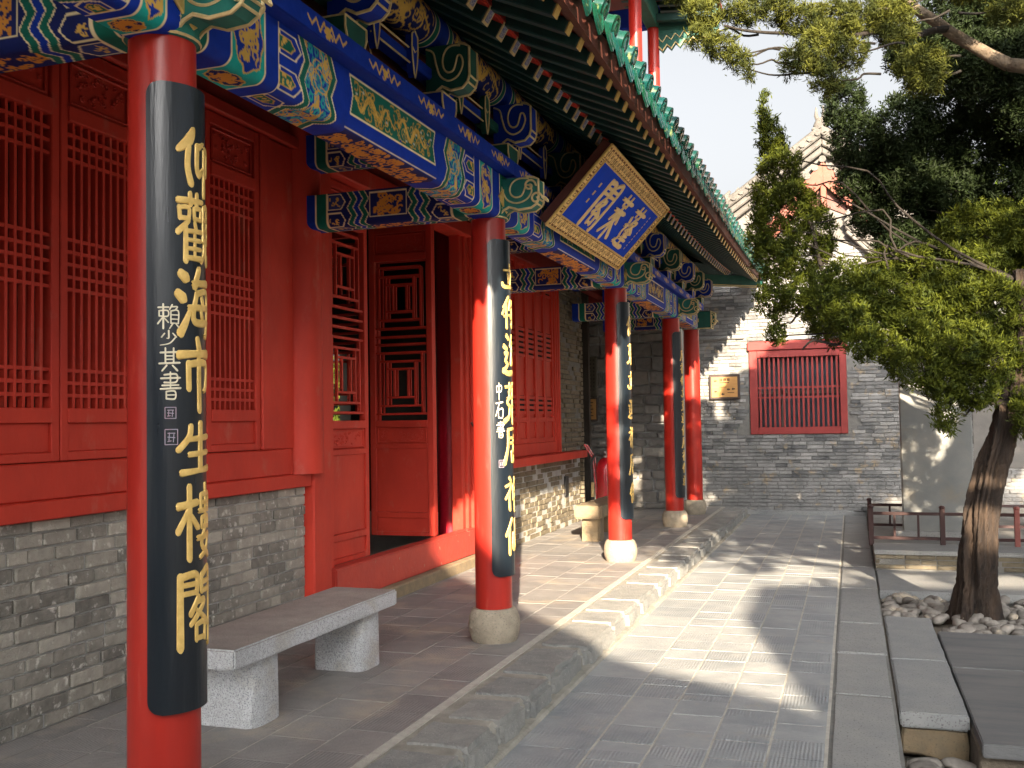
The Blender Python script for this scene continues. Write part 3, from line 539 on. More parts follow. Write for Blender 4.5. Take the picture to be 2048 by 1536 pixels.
# ---- painted front beams
def zig(u, h, n=3, amp=0.035):
    return [(u+(amp if k % 2 else 0), h*k/(2*n-1)) for k in range(2*n)]
def beam_canvas(L, seed, ctr=GREEN):
    S_ = 0.46; c = Canvas(L, S_, 0.0055, BLUE); rs = random.Random(seed); w = 0.009; H = L/2; k = L/3.43
    u = [x*k for x in (0.25, 0.48, 0.585, 0.74, 0.79, 1.03, 1.08, 1.15)]
    c.rect(0, 0.10*k, 0, S_, GREEN); c.line([(0.10*k, 0), (0.10*k, S_)], w, CREAM)
    c.rect(u[0], u[1], 0, S_, TEAL)
    for cu, cv, ru, rv in (((u[0]+u[1])/2, 0.14, 0.098*k, 0.145), ((u[0]+u[1])/2, 0.385, 0.095*k, 0.06)):
        pl = [(cu+ru*math.cos(a)*(1+0.06*math.cos(8*a)), cv+rv*math.sin(a)*(1+0.06*math.cos(8*a))) for a in np.linspace(0, 6.28, 49)[:-1]]
        c.poly(pl, NAVY if cv > 0.3 else BLUE); c.outline(pl, w*0.9, GOLD)
        c.scribble(cu-ru*0.66, cu+ru*0.66, cv-rv*0.72, cv+rv*0.72, 30, GOLD if cv < 0.3 else ORANGE, 0.012, rs)
    for x in (u[0], u[1], u[2]): c.line([(x, 0), (x, S_)], w*1.1, CREAM)
    z1 = zig(u[3], S_, 3, 0.05*k); z2 = [(x+0.05*k, v) for x, v in z1]
    c.poly([(u[2], 0)]+z1+[(u[2], S_)], BLUE); c.poly(z1+z2[::-1], GREEN)
    for j in range(3):                                # stacked nested lozenge ends
        v0, v1 = S_*j/3+0.018, S_*(j+1)/3-0.018; vm = (v0+v1)/2
        hexa = [(u[2]+0.005, v0+0.01), (u[3]-0.025*k, v0+0.01), (u[3]+0.02*k, vm), (u[3]-0.025*k, v1-0.01), (u[2]+0.005, v1-0.01)]
        c.outline(hexa, w, CREAM); in_ = [(u[2]+(x-u[2])*0.72, vm+(v-vm)*0.56) for x, v in hexa]
        c.poly(in_, GREEN); c.outline(in_, w*0.8, GOLD); c.scribble(u[2]+0.02, u[3]-0.06*k, vm-0.02, vm+0.02, 7, GOLD, 0.011, rs)
    c.line(z1, w, CREAM); c.line(z2, w, CREAM)
    br = z2 + [(x+u[5]-u[3]-0.05*k, v) for x, v in z1][::-1]
    msk = c.inpoly(br); sub = Canvas(L, S_, 0.0055, BLUE)
    for i in range(7):
        for j in range(10):
            x, v = u[4]+(i+(j % 2)*0.5)*0.052*k, 0.02+j*0.054
            col = GOLD if (i+2*j) % 5 in (0,) else (TEAL if (i+j) % 2 else (0.02, 0.30, 0.34))
            sub.ell(x, v, 0.019*k if col is not GOLD else .024*k, 0.024 if col is not GOLD else 0.042, col)
            if col is not GOLD: sub.ell(x, v, 0.007, 0.009, BLUE)
    sub.scribble(u[4]-0.05, u[5]+0.1, 0, S_, 44, (0.06, 0.34, 0.50), 0.006, rs); sub.scribble(u[4]-0.05, u[5]+0.1, 0.32, S_, 26, ORANGE, 0.012, rs)
    sub.scribble(u[4]-0.05, u[5]+0.1, 0, S_, 34, GOLD, 0.007, rs)
    c.a[msk] = sub.a[msk]
    z3 = [(x+u[5]-u[3]-0.05*k, v) for x, v in z1]; z4 = [(x+0.045*k, v) for x, v in z3]; z5 = [(x+0.05*k, v) for x, v in z4]
    c.poly(z3+z4[::-1], GREEN); c.poly(z4+z5[::-1], BLUE); c.line(z3, w*0.8, GOLD); c.line(z4, w, CREAM)
    n2 = c.nu//2; c.a[c.nu-n2:] = c.a[:n2][::-1]
    a, b = u[7]+0.055*k, L-u[7]-0.055*k
    pan = [(a, 0.02), (b, 0.02), (b-0.03, 0.11), (b, 0.205), (a, 0.205), (a+0.03, 0.11)]
    c.poly(pan, ctr); c.dragon(a+0.07, H-0.03, 0.045, 0.185, GOLD, rs, 0.021); c.dragon(H+0.03, b-0.07, 0.045, 0.185, GOLD, rs, 0.021, flip=-1); c.scribble(a+.05, b-.05, .035, .19, 46, (0.55, 0.33, 0.06), .008, rs)
    for _ in range(14): c.ell(rs.uniform(a+.05, b-.05), rs.uniform(.05, .2), 0.012, 0.007, rs.choice(((.5,.55,.5), (.02,.05,.35))))
    c.outline(pan, w, CREAM)
    c.rect(a-0.02, b+0.02, 0.285, S_, NAVY); c.scribble(a, b, 0.30, S_-0.01, int(120*(b-a)), ORANGE, 0.014, rs); c.line([(a-0.03, 0.28), (b+0.03, 0.28)], w, CREAM)
    return c
def beam_fn(y0, zt=3.142, xf=-2.2):
    def fn(U, V):
        r = 0.05; q = np.clip((V-0.245)/(r*math.pi/2), 0, 1)*math.pi/2
        z = np.where(V < 0.245, zt-V, zt-0.245-r*np.sin(q)); x = np.where(V < 0.245, xf, xf-r+r*np.cos(q)); b = np.clip(V-0.245-r*math.pi/2, 0, None)
        return np.stack([x-b, y0+U, z], 1)
    return fn
for i in range(5):
    y0, y1 = COLY[i], COLY[i+1]
    bm_ = pbox('front_beam', hall, -2.36, -2.26, y0, y1, 2.87, 3.135, M['green'], 0.01)
    beam_canvas(y1-y0, 20+i, GREEN if i != 3 else NAVY).build('painted_face', beam_fn(y0), bm_)
    pk = pbox('top_plank', hall, -2.44, -2.125, y0+0.001, y1-0.001, 3.143, 3.238, M['blue'], 0.012)
    if i:
        L = y1-y0; c = Canvas(L, 0.092, 0.005, BLUE); rs = random.Random(50+i); nm = max(1, round(L/0.57))
        for q in range(nm):
            cu = (q+0.5)*L/nm; st = [(cu-0.17+0.34*t, 0.046+0.027*(1 if j % 2 else -1)*(0.4+0.6*math.sin(math.pi*t))) for j, t in enumerate(np.linspace(0, 1, 11))]
            c.line(st, 0.011, GOLD); c.ell(cu, 0.046, 0.024, 0.020, GOLD); c.scribble(cu-.05, cu+.05, .012, .08, 5, GOLD, .009, rs)
        c.build('plank_painting', lambda U, V, y0=y0: np.stack([np.full_like(U, -2.1225), y0+0.003+U*0.998, 3.2355-V], 1), pk)

# ---- carved brackets between plank and purlin
SCR = [(-.25,.05),(.0,.0),(.08,.09),(.22,.16),(.35,.11),(.47,.06),(.80,.09),(.95,.20),(1,.33),(1,.90),(.88,.96),(.7,1),(-.25,1)]
SPI = [(-.22,.95),(-.02,.86),(.06,.62),(.18,.37),(.42,.26),(.68,.34),(.82,.55),(.78,.72),(.68,.74),(.63,.62),(.55,.46),(.40,.43),(.28,.52),(.25,.70),(.34,.88),(.52,.96),(.75,.94)]
def smooth2(p, k=4):
    o = []
    for i in range(len(p)-1):
        p0, p1, p2, p3 = (np.array(p[max(i-1,0)]), np.array(p[i]), np.array(p[i+1]), np.array(p[min(i+2, len(p)-1)]))
        for j in range(k):
            t = j/k; o.append(tuple(0.5*((2*p1)+(-p0+p2)*t+(2*p0-5*p1+4*p2-p3)*t*t+(-p0+3*p1-3*p2+p3)*t**3)))
    return o+[p[-1]]
def scroll_plate(parent, y, x0, z0, w, h, t, m, line, name='scroll'):
    """a cloud-scroll bracket: a plate across the beam with gilded edge lines and a spiral on both cheeks"""
    fn = lambda u, v, q: (x0+u*w, y+q, z0+v*h)
    pl = MB().extrude(SCR, fn, -t/2, t/2).build(name, m, parent, bevel=0.004)
    ln = MB()
    for sd in (-t/2-0.001, t/2+0.001):
        ln.tube([fn(u, v, sd) for u, v in SCR[1:12]], 0.0085, 5); ln.tube([fn(u, v, sd) for u, v in smooth2(SPI)], 0.0065, 5)
    for q in ((1, .33), (.95, .20)): ln.tube([fn(*q, -t/2), fn(*q, t/2)], 0.007, 5)
    ln.build('gilt_line', line, pl); return pl
brk_y = []
for a, b in zip(COLY[:-1], COLY[1:]):
    n = 3 if b-a > 2.5 else 2
    brk_y += [a+(b-a)*k/n for k in range(n)]
brk_y.append(COLY[-1])
for k, y in enumerate(brk_y):
    if y < 2.5: continue
    m1, m2 = (M['blue'], M['green']) if k % 2 else (M['green'], M['blue'])
    dou = MB().extrude([(-.085, 0), (.085, 0), (.105, .045), (.105, .10), (-.105, .10), (-.105, .045)], lambda u, v, q: (q, y+u, 3.24+v), -2.36, -2.135).build('bracket_block', m2, hall, bevel=0.005)
    ln = MB()
    for yy in (-.105, .105): ln.tube([(-2.134, y+yy*0.82, 3.243), (-2.134, y+yy, 3.287), (-2.134, y+yy, 3.34)], 0.006, 5)
    ln.tube([(-2.134, y-.105, 3.34), (-2.134, y+.105, 3.34)], 0.005, 5); ln.tube([(-2.134, y-.105, 3.34), (-2.36, y-.105, 3.34)], 0.005, 5)
    ln.build('gilt_line', M['cream'], dou)
    scroll_plate(hall, y, -2.20, 3.335, 0.215, 0.285, 0.12, m1, M['cream'], 'cloud_bracket')
    pbox('cross_arm', hall, -2.31, -2.215, y-0.30, y+0.30, 3.43, 3.50, m2, 0.012)
    for sg in (-1, 1):                                # hanging lotus leaf beside each bracket
        yy = y+sg*0.34; lf = [(-.036, .16), (0, .185), (.036, .16), (.040, .09), (.030, .02), (.012, -.05), (0, -.075), (-.014, -.05), (-.032, .02), (-.040, .09)]
        o = MB().extrude(lf, lambda u, v, q: (q, yy+u, 3.42+v), -2.235, -2.195).build('hanging_leaf', m1 if sg > 0 else m2, hall, bevel=0.004)
        l2 = MB(); l2.tube([(-2.193, yy+u, 3.42+v) for u, v in lf+[lf[0]]], 0.005, 4); l2.tube([(-2.193, yy-.036, 3.51), (-2.193, yy, 3.485), (-2.193, yy+.036, 3.51)], 0.004, 4)
        l2.build('gilt_line', M['cream'], o)
pbox('bracket_board', hall, -2.40, -2.37, 0.2, 16.2, 3.24, 3.70, M['board_brown'], 0)
bl = MB()
for y0, y1 in zip(brk_y[:-1], brk_y[1:]):
    if y0 < 2.3: continue
    for z in (3.425, 3.505): bl.tube([(-2.212, y0+.31, z), (-2.212, y1-.31, z)], 0.006, 4)
    bl.tube([(-2.368, y0+0.2, 3.30), (-2.368, (y0+y1)/2-.1, 3.36), (-2.368, (y0+y1)/2, 3.52), (-2.368, (y0+y1)/2+.1, 3.36), (-2.368, y1-.2, 3.30)], 0.006, 4)
bl.build('bracket_board_line', M['cream'], hall)
for y0, y1 in zip(brk_y[:-1], brk_y[1:]):
    pbox('bracket_rail', hall, -2.30, -2.225, y0+0.31, y1-0.31, 3.43, 3.50, M['blue'], 0.01)

# carved beam heads over the columns
for y in COLY[1:]:
    o = scroll_plate(hall, y, -2.21, 2.88, 0.27, 0.235, 0.11, M['teal'], M['cream'], 'beam_head')
    for cu, cz in ((-2.0, 3.05), (-1.955, 2.96)):
        ln = MB(); ln.tube([(cu+.045, y-.065, cz), (cu+.045, y+.065, cz)], .006, 5)
        for sd in (-.065, .065): ln.tube([(cu+0.045*(1-t)*math.cos(9*t), y+sd, cz+0.045*(1-t)*math.sin(9*t)) for t in np.linspace(0, 0.85, 20)], 0.0075, 5)
        ln.build('gilt_curl', M['cream'], o)['kind'] = 'stuff'
    o = MB().extrude([(-.14, 0), (0, -.10), (.14, 0), (0, .10)], lambda u, v, q: (q, y+u, 2.985+v), -2.199, -2.185).build('gilt_lozenge', M['gold'], hall, bevel=0.003)
o = pbox('beam_end', hall, -2.26, -2.0, 15.5, 15.72, 2.86, 3.12, M['green'], 0.01)
ln = MB(); ln.tube([(-1.998, 15.5, 2.86), (-1.998, 15.72, 2.86), (-1.998, 15.72, 3.12), (-1.998, 15.5, 3.12), (-1.998, 15.5, 2.86)], 0.008, 5); ln.tube([(-2.0, 15.498, 2.86), (-2.26, 15.498, 2.86)], 0.007, 5); ln.build('gilt_line', M['cream'], o)

# ---- painted purlin
for i in range(1, 5):
    y0, y1 = COLY[i], COLY[i+1]; L = y1-y0; c = Canvas(L, 0.46, 0.008, NAVY); rs = random.Random(70+i); nseg = 3 if L > 2.5 else 2
    for q in range(nseg):
        a, b = L*q/nseg, L*(q+1)/nseg
        c.rect(a, a+0.07, 0, .5, BLUE); c.rect(a+.07, a+.13, 0, .5, GREEN); c.rect(b-.13, b-.07, 0, .5, GREEN); c.rect(b-.07, b, 0, .5, BLUE)
        for x in (a+.07, a+.13, b-.13, b-.07): c.line([(x, 0), (x, .46)], 0.01, CREAM)
        c.dragon(a+.2, b-.2, .06, .26, GOLD, rs, 0.035); c.scribble(a+.16, b-.16, .02, .44, 34, GOLD, 0.012, rs)
    pr = MB().tube([(-2.27, y0, 3.735), (-2.27, y1, 3.735)], 0.112, 20).build('purlin', M['green'], hall, smooth=True)
    c.build('purlin_painting', lambda U, V, y0=y0: np.stack([-2.27+.115*np.cos(1.2-V/.115), y0+U, 3.735+.115*np.sin(1.2-V/.115)], 1), pr)

# ---- rafters, boards and glazed tiles of the eave
YC, YH = 8.365, 8.24
def tt(y): return max(0.0, (abs(y-YC)-2.0)/(YH-2.0))
def lift(y): return 0.21*tt(y)**2
def ext(y): return -0.05*tt(y)**2
RA = math.radians(0)
def raf(name, y, a, b, w, h, m, endm):
    a, b = (a[0], y, a[1]+lift(y)), (b[0]+ext(y), y, b[1]+lift(y))
    o = MB().bar(a, b, w, h).build(name, m, hall, bevel=0.006)
    d = (Vector(b)-Vector(a)).normalized(); p = Vector(b)
    e = MB().bar(p+d*0.0005, p+d*0.008, w*0.98, h*0.98, 0)
    if name == 'rafter': e.bar(p+d*0.008, p+d*0.0105, w*0.62, h*0.66, 1)
    e.build('rafter_end', endm, o); return o
rend = mat('rafter_end_pattern', (0.40, 0.38, 0.36), (0.05, 0.07, 0.30), 95, 0.6, detail=1.0)
ys = np.arange(2.9, 16.35, 0.222)
for y in ys:
    y = float(y)
    raf('rafter', y, (-2.62, 4.125), (-1.755, 3.60), 0.078, 0.095, M['rafter'], [M['cream'], rend])
    raf('flying_rafter', y, (-1.98, 3.775), (-1.315, 3.475), 0.064, 0.072, M['rafter'], [M['gold'], rend])
def strip(name, pts, m, y0=-0.1, y1=16.62, dy=0.4, closed=True):
    """sweep a cross-section (x, z) along the eave, following its rise"""
    ysw = np.arange(y0, y1+0.01, (y1-y0)/int((y1-y0)/dy)); b = MB(); n = len(pts)
    for y in ysw: b.v += [(x+ext(y), float(y), z+lift(y)) for x, z in pts]
    for i in range(len(ysw)-1):
        for j in range(n): b.f.append((i*n+j, i*n+(j+1) % n, (i+1)*n+(j+1) % n, (i+1)*n+j)); b.m.append(0)
    b.f += [tuple(range(n)), tuple(range((len(ysw)-1)*n, len(ysw)*n))[::-1]]; b.m += [0, 0]
    return b.build(name, m, hall)
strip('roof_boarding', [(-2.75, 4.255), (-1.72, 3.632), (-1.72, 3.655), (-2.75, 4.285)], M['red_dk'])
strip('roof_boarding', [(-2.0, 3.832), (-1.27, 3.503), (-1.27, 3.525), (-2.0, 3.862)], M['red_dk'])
strip('rafter_fascia', [(-1.80, 3.66), (-1.735, 3.625), (-1.715, 3.685), (-1.78, 3.72)], M['red'])
strip('eave_board', [(-1.315, 3.50), (-1.255, 3.478), (-1.245, 3.60), (-1.31, 3.60)], M['board_brown'])
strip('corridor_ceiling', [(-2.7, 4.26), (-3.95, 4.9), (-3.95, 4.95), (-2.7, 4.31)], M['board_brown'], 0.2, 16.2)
cb = MB().bar((-2.5, 15.3, 3.62), (-1.32, 16.50, 3.66), 0.13, 0.16).build('corner_beam', M['green'], hall, bevel=0.01)
ln = MB()
for o in (-.07, .07): ln.tube([(-2.2+o*.7, 15.6-o*.7-0.0, 3.552), (-1.34+o*.7, 16.48-o*.7, 3.575)], 0.008, 5)
ln.build('gilt_line', M['cream'], cb)

def slope(u): return -1.23-2.9*u, 3.60+1.20*u+0.35*u*u
b = MB(); nu_, ysl = 8, np.arange(-0.12, 16.63, 0.0625)
for y in ysl:
    for k in range(nu_):
        u = k/(nu_-1); x, z = slope(u); yl = 16.6-2.9*u
        yy = min(max(y, 0.12+2.9*u), yl); b.v.append((x+ext(y)*(1-u), float(yy), z+lift(y)*(1-u)+0.045*max(0, math.sin(2*math.pi*(y-0.06)/0.25))))
for i in range(len(ysl)-1):
    for k in range(nu_-1): b.f.append((i*nu_+k, i*nu_+k+1, (i+1)*nu_+k+1, (i+1)*nu_+k)); b.m.append(0)
b.build('roof_slope', M['glaze'], hall, smooth=True)
for ye, sg in ((16.62, -1), (-0.12, 1)):
    b = MB()
    b.add([(-1.28, ye, 3.80), (-6.3, ye, 3.66), (-6.3+2.9, ye+sg*2.9, 5.14), (-4.13, ye+sg*2.9, 5.14)], [(0, 1, 2, 3)])
    b.add([(-1.28, ye, 3.78), (-6.3, ye, 3.60), (-6.3, ye+sg*1.0, 3.78), (-2.4, ye+sg*1.0, 3.95)], [(0, 3, 2, 1)])
    b.add([(-1.28, ye, 3.78), (-6.3, ye, 3.60), (-6.3, ye, 3.66), (-1.28, ye, 3.80)], [(0, 1, 2, 3)])
    o = b.build('roof_end_slope', M['glaze'], hall); o.data.materials[0] = M['glaze']
    bm = bmesh.new(); bm.from_mesh(o.data); bmesh.ops.remove_doubles(bm, verts=bm.verts[:], dist=.002); bm.to_mesh(o.data); bm.free()
# eave tiles: a round-ended barrel tile and a tongue-shaped drip tile, copied along the eave
bt = MB(); n = 12
sec = [(0.066*math.cos(a), 0.066*math.sin(a)) for a in np.linspace(-0.35, math.pi+0.35, n)]
for x in (0.0, -0.36): bt.v += [(x, u, v) for u, v in sec]
bt.f += [(j, j+1, n+j+1, n+j) for j in range(n-1)]; bt.m += [0]*(n-1)
bt.lathe([(0.0, 0.012), (0.03, 0.016), (0.045, 0.006), (0.055, 0.012), (0.070, 0.010), (0.070, -0.012)], (0, 0, 0), 16, cap=False)
k = len(bt.v)-6*16
for i in range(k, len(bt.v)): x, y, z = bt.v[i]; bt.v[i] = (z+0.004, x, y)
bt.tube([(0.014, 0.02*math.cos(t*5)*(0.4+t), 0.02*math.sin(t*5)*(0.4+t)) for t in np.linspace(0, 1.3, 12)], 0.005, 4)
me_bt = bt.mesh('eave_tile', [M['glaze']], (0, 0, 0), smooth=True)
dr = MB(); n = 9
for x, dz in ((-0.3, 0.0), (0.0, 0.0)): dr.v += [(x, u, -0.035*math.cos(u/0.085*1.4)+dz) for u in np.linspace(-0.085, 0.085, n)]
dr.f += [(j, j+1, n+j+1, n+j) for j in range(n-1)]; dr.m += [0]*(n-1)
tong = [(-0.092, 0.0), (-0.085, -0.045), (-0.062, -0.085), (-0.03, -0.112), (0, -0.135), (0.03, -0.112), (0.062, -0.085), (0.085, -0.045), (0.092, 0.0), (0.05, -0.022), (0, -0.034), (-0.05, -0.022)]
dr.extrude(tong, lambda u, v, q: (q-v*0.25, u, v), 0.0, 0.014)
dr.tube([(0.018-v*0.25, u*0.8, v*0.82-0.008) for u, v in tong[:9]], 0.005, 4)
me_dr = dr.mesh('drip_tile', [M['glaze']], (0, 0, 0), smooth=True)
sl = math.atan2(1.2, 2.9)
for k, y in enumerate(np.arange(-0.1, 16.56, 0.25)):
    y = float(y)
    instance('eave_tile', me_bt, (-1.195+ext(y), y, 3.655+lift(y)+rs.uniform(-.006, .006)), hall, (rs.uniform(-.12, .12), sl+rs.uniform(-.03, .03), rs.uniform(-.03, .03)))
    y2 = y+0.125
    instance('drip_tile', me_dr, (-1.20+ext(y2), y2, 3.607+lift(y2)+rs.uniform(-.006, .006)), hall, (rs.uniform(-.05, .05), sl*0.4+rs.uniform(-.05, .05), rs.uniform(-.04, .04)))
for k in range(4):                                   # glazed beasts on the corner ridge
    t = 0.07+0.10*k; p = Vector((-1.28-2.6*t, 16.55-2.6*t, 3.90+1.1*t))
    o = MB(); o.tube([p, p+Vector((0,0,.07)), p+Vector((.02,.01,.14)), p+Vector((.05,.03,.19))], [.05,.045,.035,.03], 8); o.lathe([(0, .0), (.035, .02), (.04, .05), (.02, .085), (0, .09)], p+Vector((.05, .03, .16)), 8, cap=False); o.tube([p+Vector((.07,.05,.2)), p+Vector((.11,.08,.19))], [.018,.01], 6)
    o.build('ridge_beast', M['glaze'], hall, smooth=True)
MB().tube([(-1.3, 16.5, 3.86), (-2.0, 15.85, 4.10), (-4.1, 13.8, 5.2)], 0.075, 10).build('corner_ridge', M['glaze'], hall, smooth=True)

# ---- tie beams from the columns to the wall
def tie_canvas(w, seed, h=0.40):
    c = Canvas(w, h, 0.006, NAVY); rs = random.Random(seed); l = 0.008
    for mir in (0, 1):
        f = (lambda x: x) if not mir else (lambda x: w-x)
        def R(a, b, col): c.rect(min(f(a), f(b)), max(f(a), f(b)), 0, h, col)
        R(0, .10, BLUE); R(.10, .19, GREEN); R(.19, .36, NAVY)
        for x in (.10, .19): c.line([(f(x), 0), (f(x), h)], l, CREAM)
        for j in range(3):
            v0, v1 = .012+j*h/3, (j+1)*h/3-.012
            hx = [(f(.195), v0), (f(.30), v0), (f(.335), (v0+v1)/2), (f(.30), v1), (f(.195), v1)]; c.poly(hx, NAVY if j % 2 else (.03,.05,.2)); c.outline(hx, l, CREAM)
            c.scribble(min(f(.21), f(.29)), max(f(.21), f(.29)), v0+.02, v1-.02, 5, GOLD, .009, rs)
        zz = [(f(.35+(0.035 if k % 2 else 0)), h*k/7) for k in range(8)]
        for d, col in ((0, GREEN), (.045, BLUE), (.09, GREEN)):
            a = [(x+(d if not mir else -d), v) for x, v in zz]; b_ = [(x+(d+.045 if not mir else -d-.045), v) for x, v in zz]
            c.poly(a+b_[::-1], col); c.line(a, l*.8, CREAM)
        c.line(b_, l*.8, CREAM)
    c.rect(.53, w-.53, .02, .19, (.012, .02, .13)); c.scribble(.56, w-.56, .03, .18, 34, ORANGE, .012, rs); c.outline([(.53, .02), (w-.53, .02), (w-.53, .19), (.53, .19)], l, CREAM)
    c.rect(.50, w-.50, .27, h, NAVY); c.scribble(.5, w-.5, .28, h-.01, 30, ORANGE, .012, rs)
    return c
def tie(y, zt, seed):
    x0, x1 = -3.70, -2.36; w = x1-x0
    o = pbox('tie_beam', hall, x0, x1, y-.096, y+.10, zt-.236, zt, M['green'], 0.03)
    def fn(U, V):
        r = .05; q = np.clip((V-.19)/(r*math.pi/2), 0, 1)*math.pi/2; b = np.clip(V-.19-r*math.pi/2, 0, None)
        z = np.where(V < .19, zt-V, zt-.19-r*np.sin(q)); yy = np.where(V < .19, y-.10, y-.10+r-r*np.cos(q))
        return np.stack([x0+U, yy+b, z], 1)
    tie_canvas(w, seed).build('painted_face', fn, o)
for i, y in enumerate(COLY[1:]):
    tie(y, 3.12, 90+i); tie(y, 3.56, 97+i)

# ---- wall: lower brickwork, sills, windows
def bricks(parent, axis, face, u0, u1, z0, z1, bw, bh, gap, seed, m, depth=0.10, mjoin=None, nmax=300, holes=(), erode=0.0, proud=0.006, name='brick'):
    """courses of single bricks on a wall; axis 'x': wall faces +X and u runs along Y; axis 'y': wall faces -Y and u runs along X. The first nmax are objects, the rest one part."""
    rs = random.Random(seed); z = z0; rows = []; row = 0
    while z < z1-0.01:
        h = min(bh*rs.uniform(.93, 1.07), z1-z); u = u0-(bw*0.5*(row % 2))*rs.uniform(.7, 1.1)
        while u < u1-0.01:
            w = bw*rs.choice((1, 1, 1, .5, .75))*rs.uniform(.92, 1.06); a, b = max(u, u0), min(u+w, u1)
            if b-a > 0.03 and not any(a < q[1] and b > q[0] and z < q[3] and z+h > q[2] for q in holes): rows.append((a, b, z, z+h))
            u += w
        z += h; row += 1
    far = MB()
    for k, (a, b, c, d) in enumerate(rows):
        dp = rs.uniform(-proud, proud) - (rs.random()**3)*erode; g_ = gap*rs.uniform(.6, 1.3)
        w, h = b-a-g_, d-c-gap
        if k < nmax:
            if axis == 'x': piece(name, parent, (face-depth/2+dp, (a+b)/2, (c+d)/2), (depth, w, h), m, rot=(rs.uniform(-.012, .012), 0, rs.uniform(-.01, .01)), bev=0.05)
            else: piece(name, parent, ((a+b)/2, face+depth/2-dp, (c+d)/2), (w, depth, h), m, rot=(0, rs.uniform(-.012, .012), rs.uniform(-.01, .01)), bev=0.05)
        else:
            e = 0.004
            if axis == 'x':
                f0 = face+dp; far.add([(f0-e, a+g_/2, c+gap/2), (f0-e, b-g_/2, c+gap/2), (f0-e, b-g_/2, d-gap/2), (f0-e, a+g_/2, d-gap/2), (f0, a+g_/2+e, c+gap/2+e), (f0, b-g_/2-e, c+gap/2+e), (f0, b-g_/2-e, d-gap/2-e), (f0, a+g_/2+e, d-gap/2-e),
                    (f0-depth*.5, a+g_/2, c+gap/2), (f0-depth*.5, b-g_/2, c+gap/2), (f0-depth*.5, b-g_/2, d-gap/2), (f0-depth*.5, a+g_/2, d-gap/2)], [(4,5,6,7), (0,1,5,4), (1,2,6,5), (2,3,7,6), (3,0,4,7), (8,9,1,0), (9,10,2,1), (10,11,3,2), (11,8,0,3)])
            else:
                f0 = face-dp; far.add([(a+g_/2, f0+e, c+gap/2), (b-g_/2, f0+e, c+gap/2), (b-g_/2, f0+e, d-gap/2), (a+g_/2, f0+e, d-gap/2), (a+g_/2+e, f0, c+gap/2+e), (b-g_/2-e, f0, c+gap/2+e), (b-g_/2-e, f0, d-gap/2-e), (a+g_/2+e, f0, d-gap/2-e),
                    (a+g_/2, f0+depth*.5, c+gap/2), (b-g_/2, f0+depth*.5, c+gap/2), (b-g_/2, f0+depth*.5, d-gap/2), (a+g_/2, f0+depth*.5, d-gap/2)], [(4,5,6,7), (0,1,5,4), (1,2,6,5), (2,3,7,6), (3,0,4,7), (8,9,1,0), (9,10,2,1), (10,11,3,2), (11,8,0,3)])
    if far.v:
        o = far.build('brick_courses', mjoin or m, parent); o['kind'] = 'stuff'
pbox('lower_wall', hall, -4.15, -3.803, 1.0, 6.45, -0.1, 1.03, M['mortar'], 0)
bricks(hall, 'x', -3.79, 3.3, 6.452, 0.0, 1.024, 0.245, 0.0735, 0.010, 11, M['brick'], nmax=240)
pbox('lower_wall', hall, -4.15, -3.803, 10.12, 14.3, -0.1, 0.95, M['mortar'], 0)
bricks(hall, 'x', -3.79, 10.15, 14.3, 0.0, 0.94, 0.22, 0.068, 0.009, 12, M['brick_tan'], mjoin=M['brick_tan'], nmax=0, erode=0.03, proud=.009)
pbox('wall_vent', hall, -3.80, -3.775, 13.42, 13.58, 0.42, 0.70, M['black'], 0.004)
pbox('brick_pier', hall, -4.15, -3.765, 13.02, 14.3, 0.95, 3.45, M['mortar_dk'], 0)
bricks(hall, 'x', -3.735, 13.06, 14.3, 1.04, 3.45, 0.30, 0.066, 0.012, 13, M['brick_tan'], nmax=0, erode=0.05, proud=0.012)
bricks(hall, 'y', 14.3, -4.15, -3.74, 0.0, 3.4, 0.22, 0.066, 0.012, 14, M['brick_tan'], nmax=0)
pbox('window_sill', hall, -3.86, -3.735, 2.3, 6.452, 1.026, 1.12, M['red'], 0.006)
pbox('lower_rail', hall, -3.86, -3.755, 3.1, 6.22, 1.121, 1.305, M['red'], 0.008)
pbox('window_sill', hall, -3.9, -3.60, 10.42, 13.98, 0.945, 1.045, M['red'], 0.008)
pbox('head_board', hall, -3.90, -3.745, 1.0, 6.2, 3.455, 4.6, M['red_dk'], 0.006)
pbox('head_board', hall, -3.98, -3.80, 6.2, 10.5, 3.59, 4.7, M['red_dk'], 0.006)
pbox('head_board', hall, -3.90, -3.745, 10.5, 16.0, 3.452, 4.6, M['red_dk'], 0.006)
pbox('head_beam', hall, -3.86, -3.715, 3.1, 6.3, 3.30+.155, 3.54, M['red'], 0.01)
for y, z0 in ((2.98, 1.12), (6.41, 1.121), (10.32, 0.0)):
    MB().lathe([(0.172, z0), (0.168, z0+.03), (0.163, 2.2), (0.158, 4.4)], (-3.80, y, 0), 32).build('wall_column', M['red'], hall, smooth=True)
for y0, y1 in ((5.82, 5.93), (3.31, 3.42)): pbox('window_post', hall, -3.85, -3.735, y0, y1, 1.306, 3.455, M['red'], 0.01)
for y0, y1 in ((5.931, 6.26), (3.1, 3.309)): pbox('window_post', hall, -3.85, -3.76, y0, y1, 1.306, 3.455, M['red_dk'] if y0 < 4 else M['red'], 0.006)

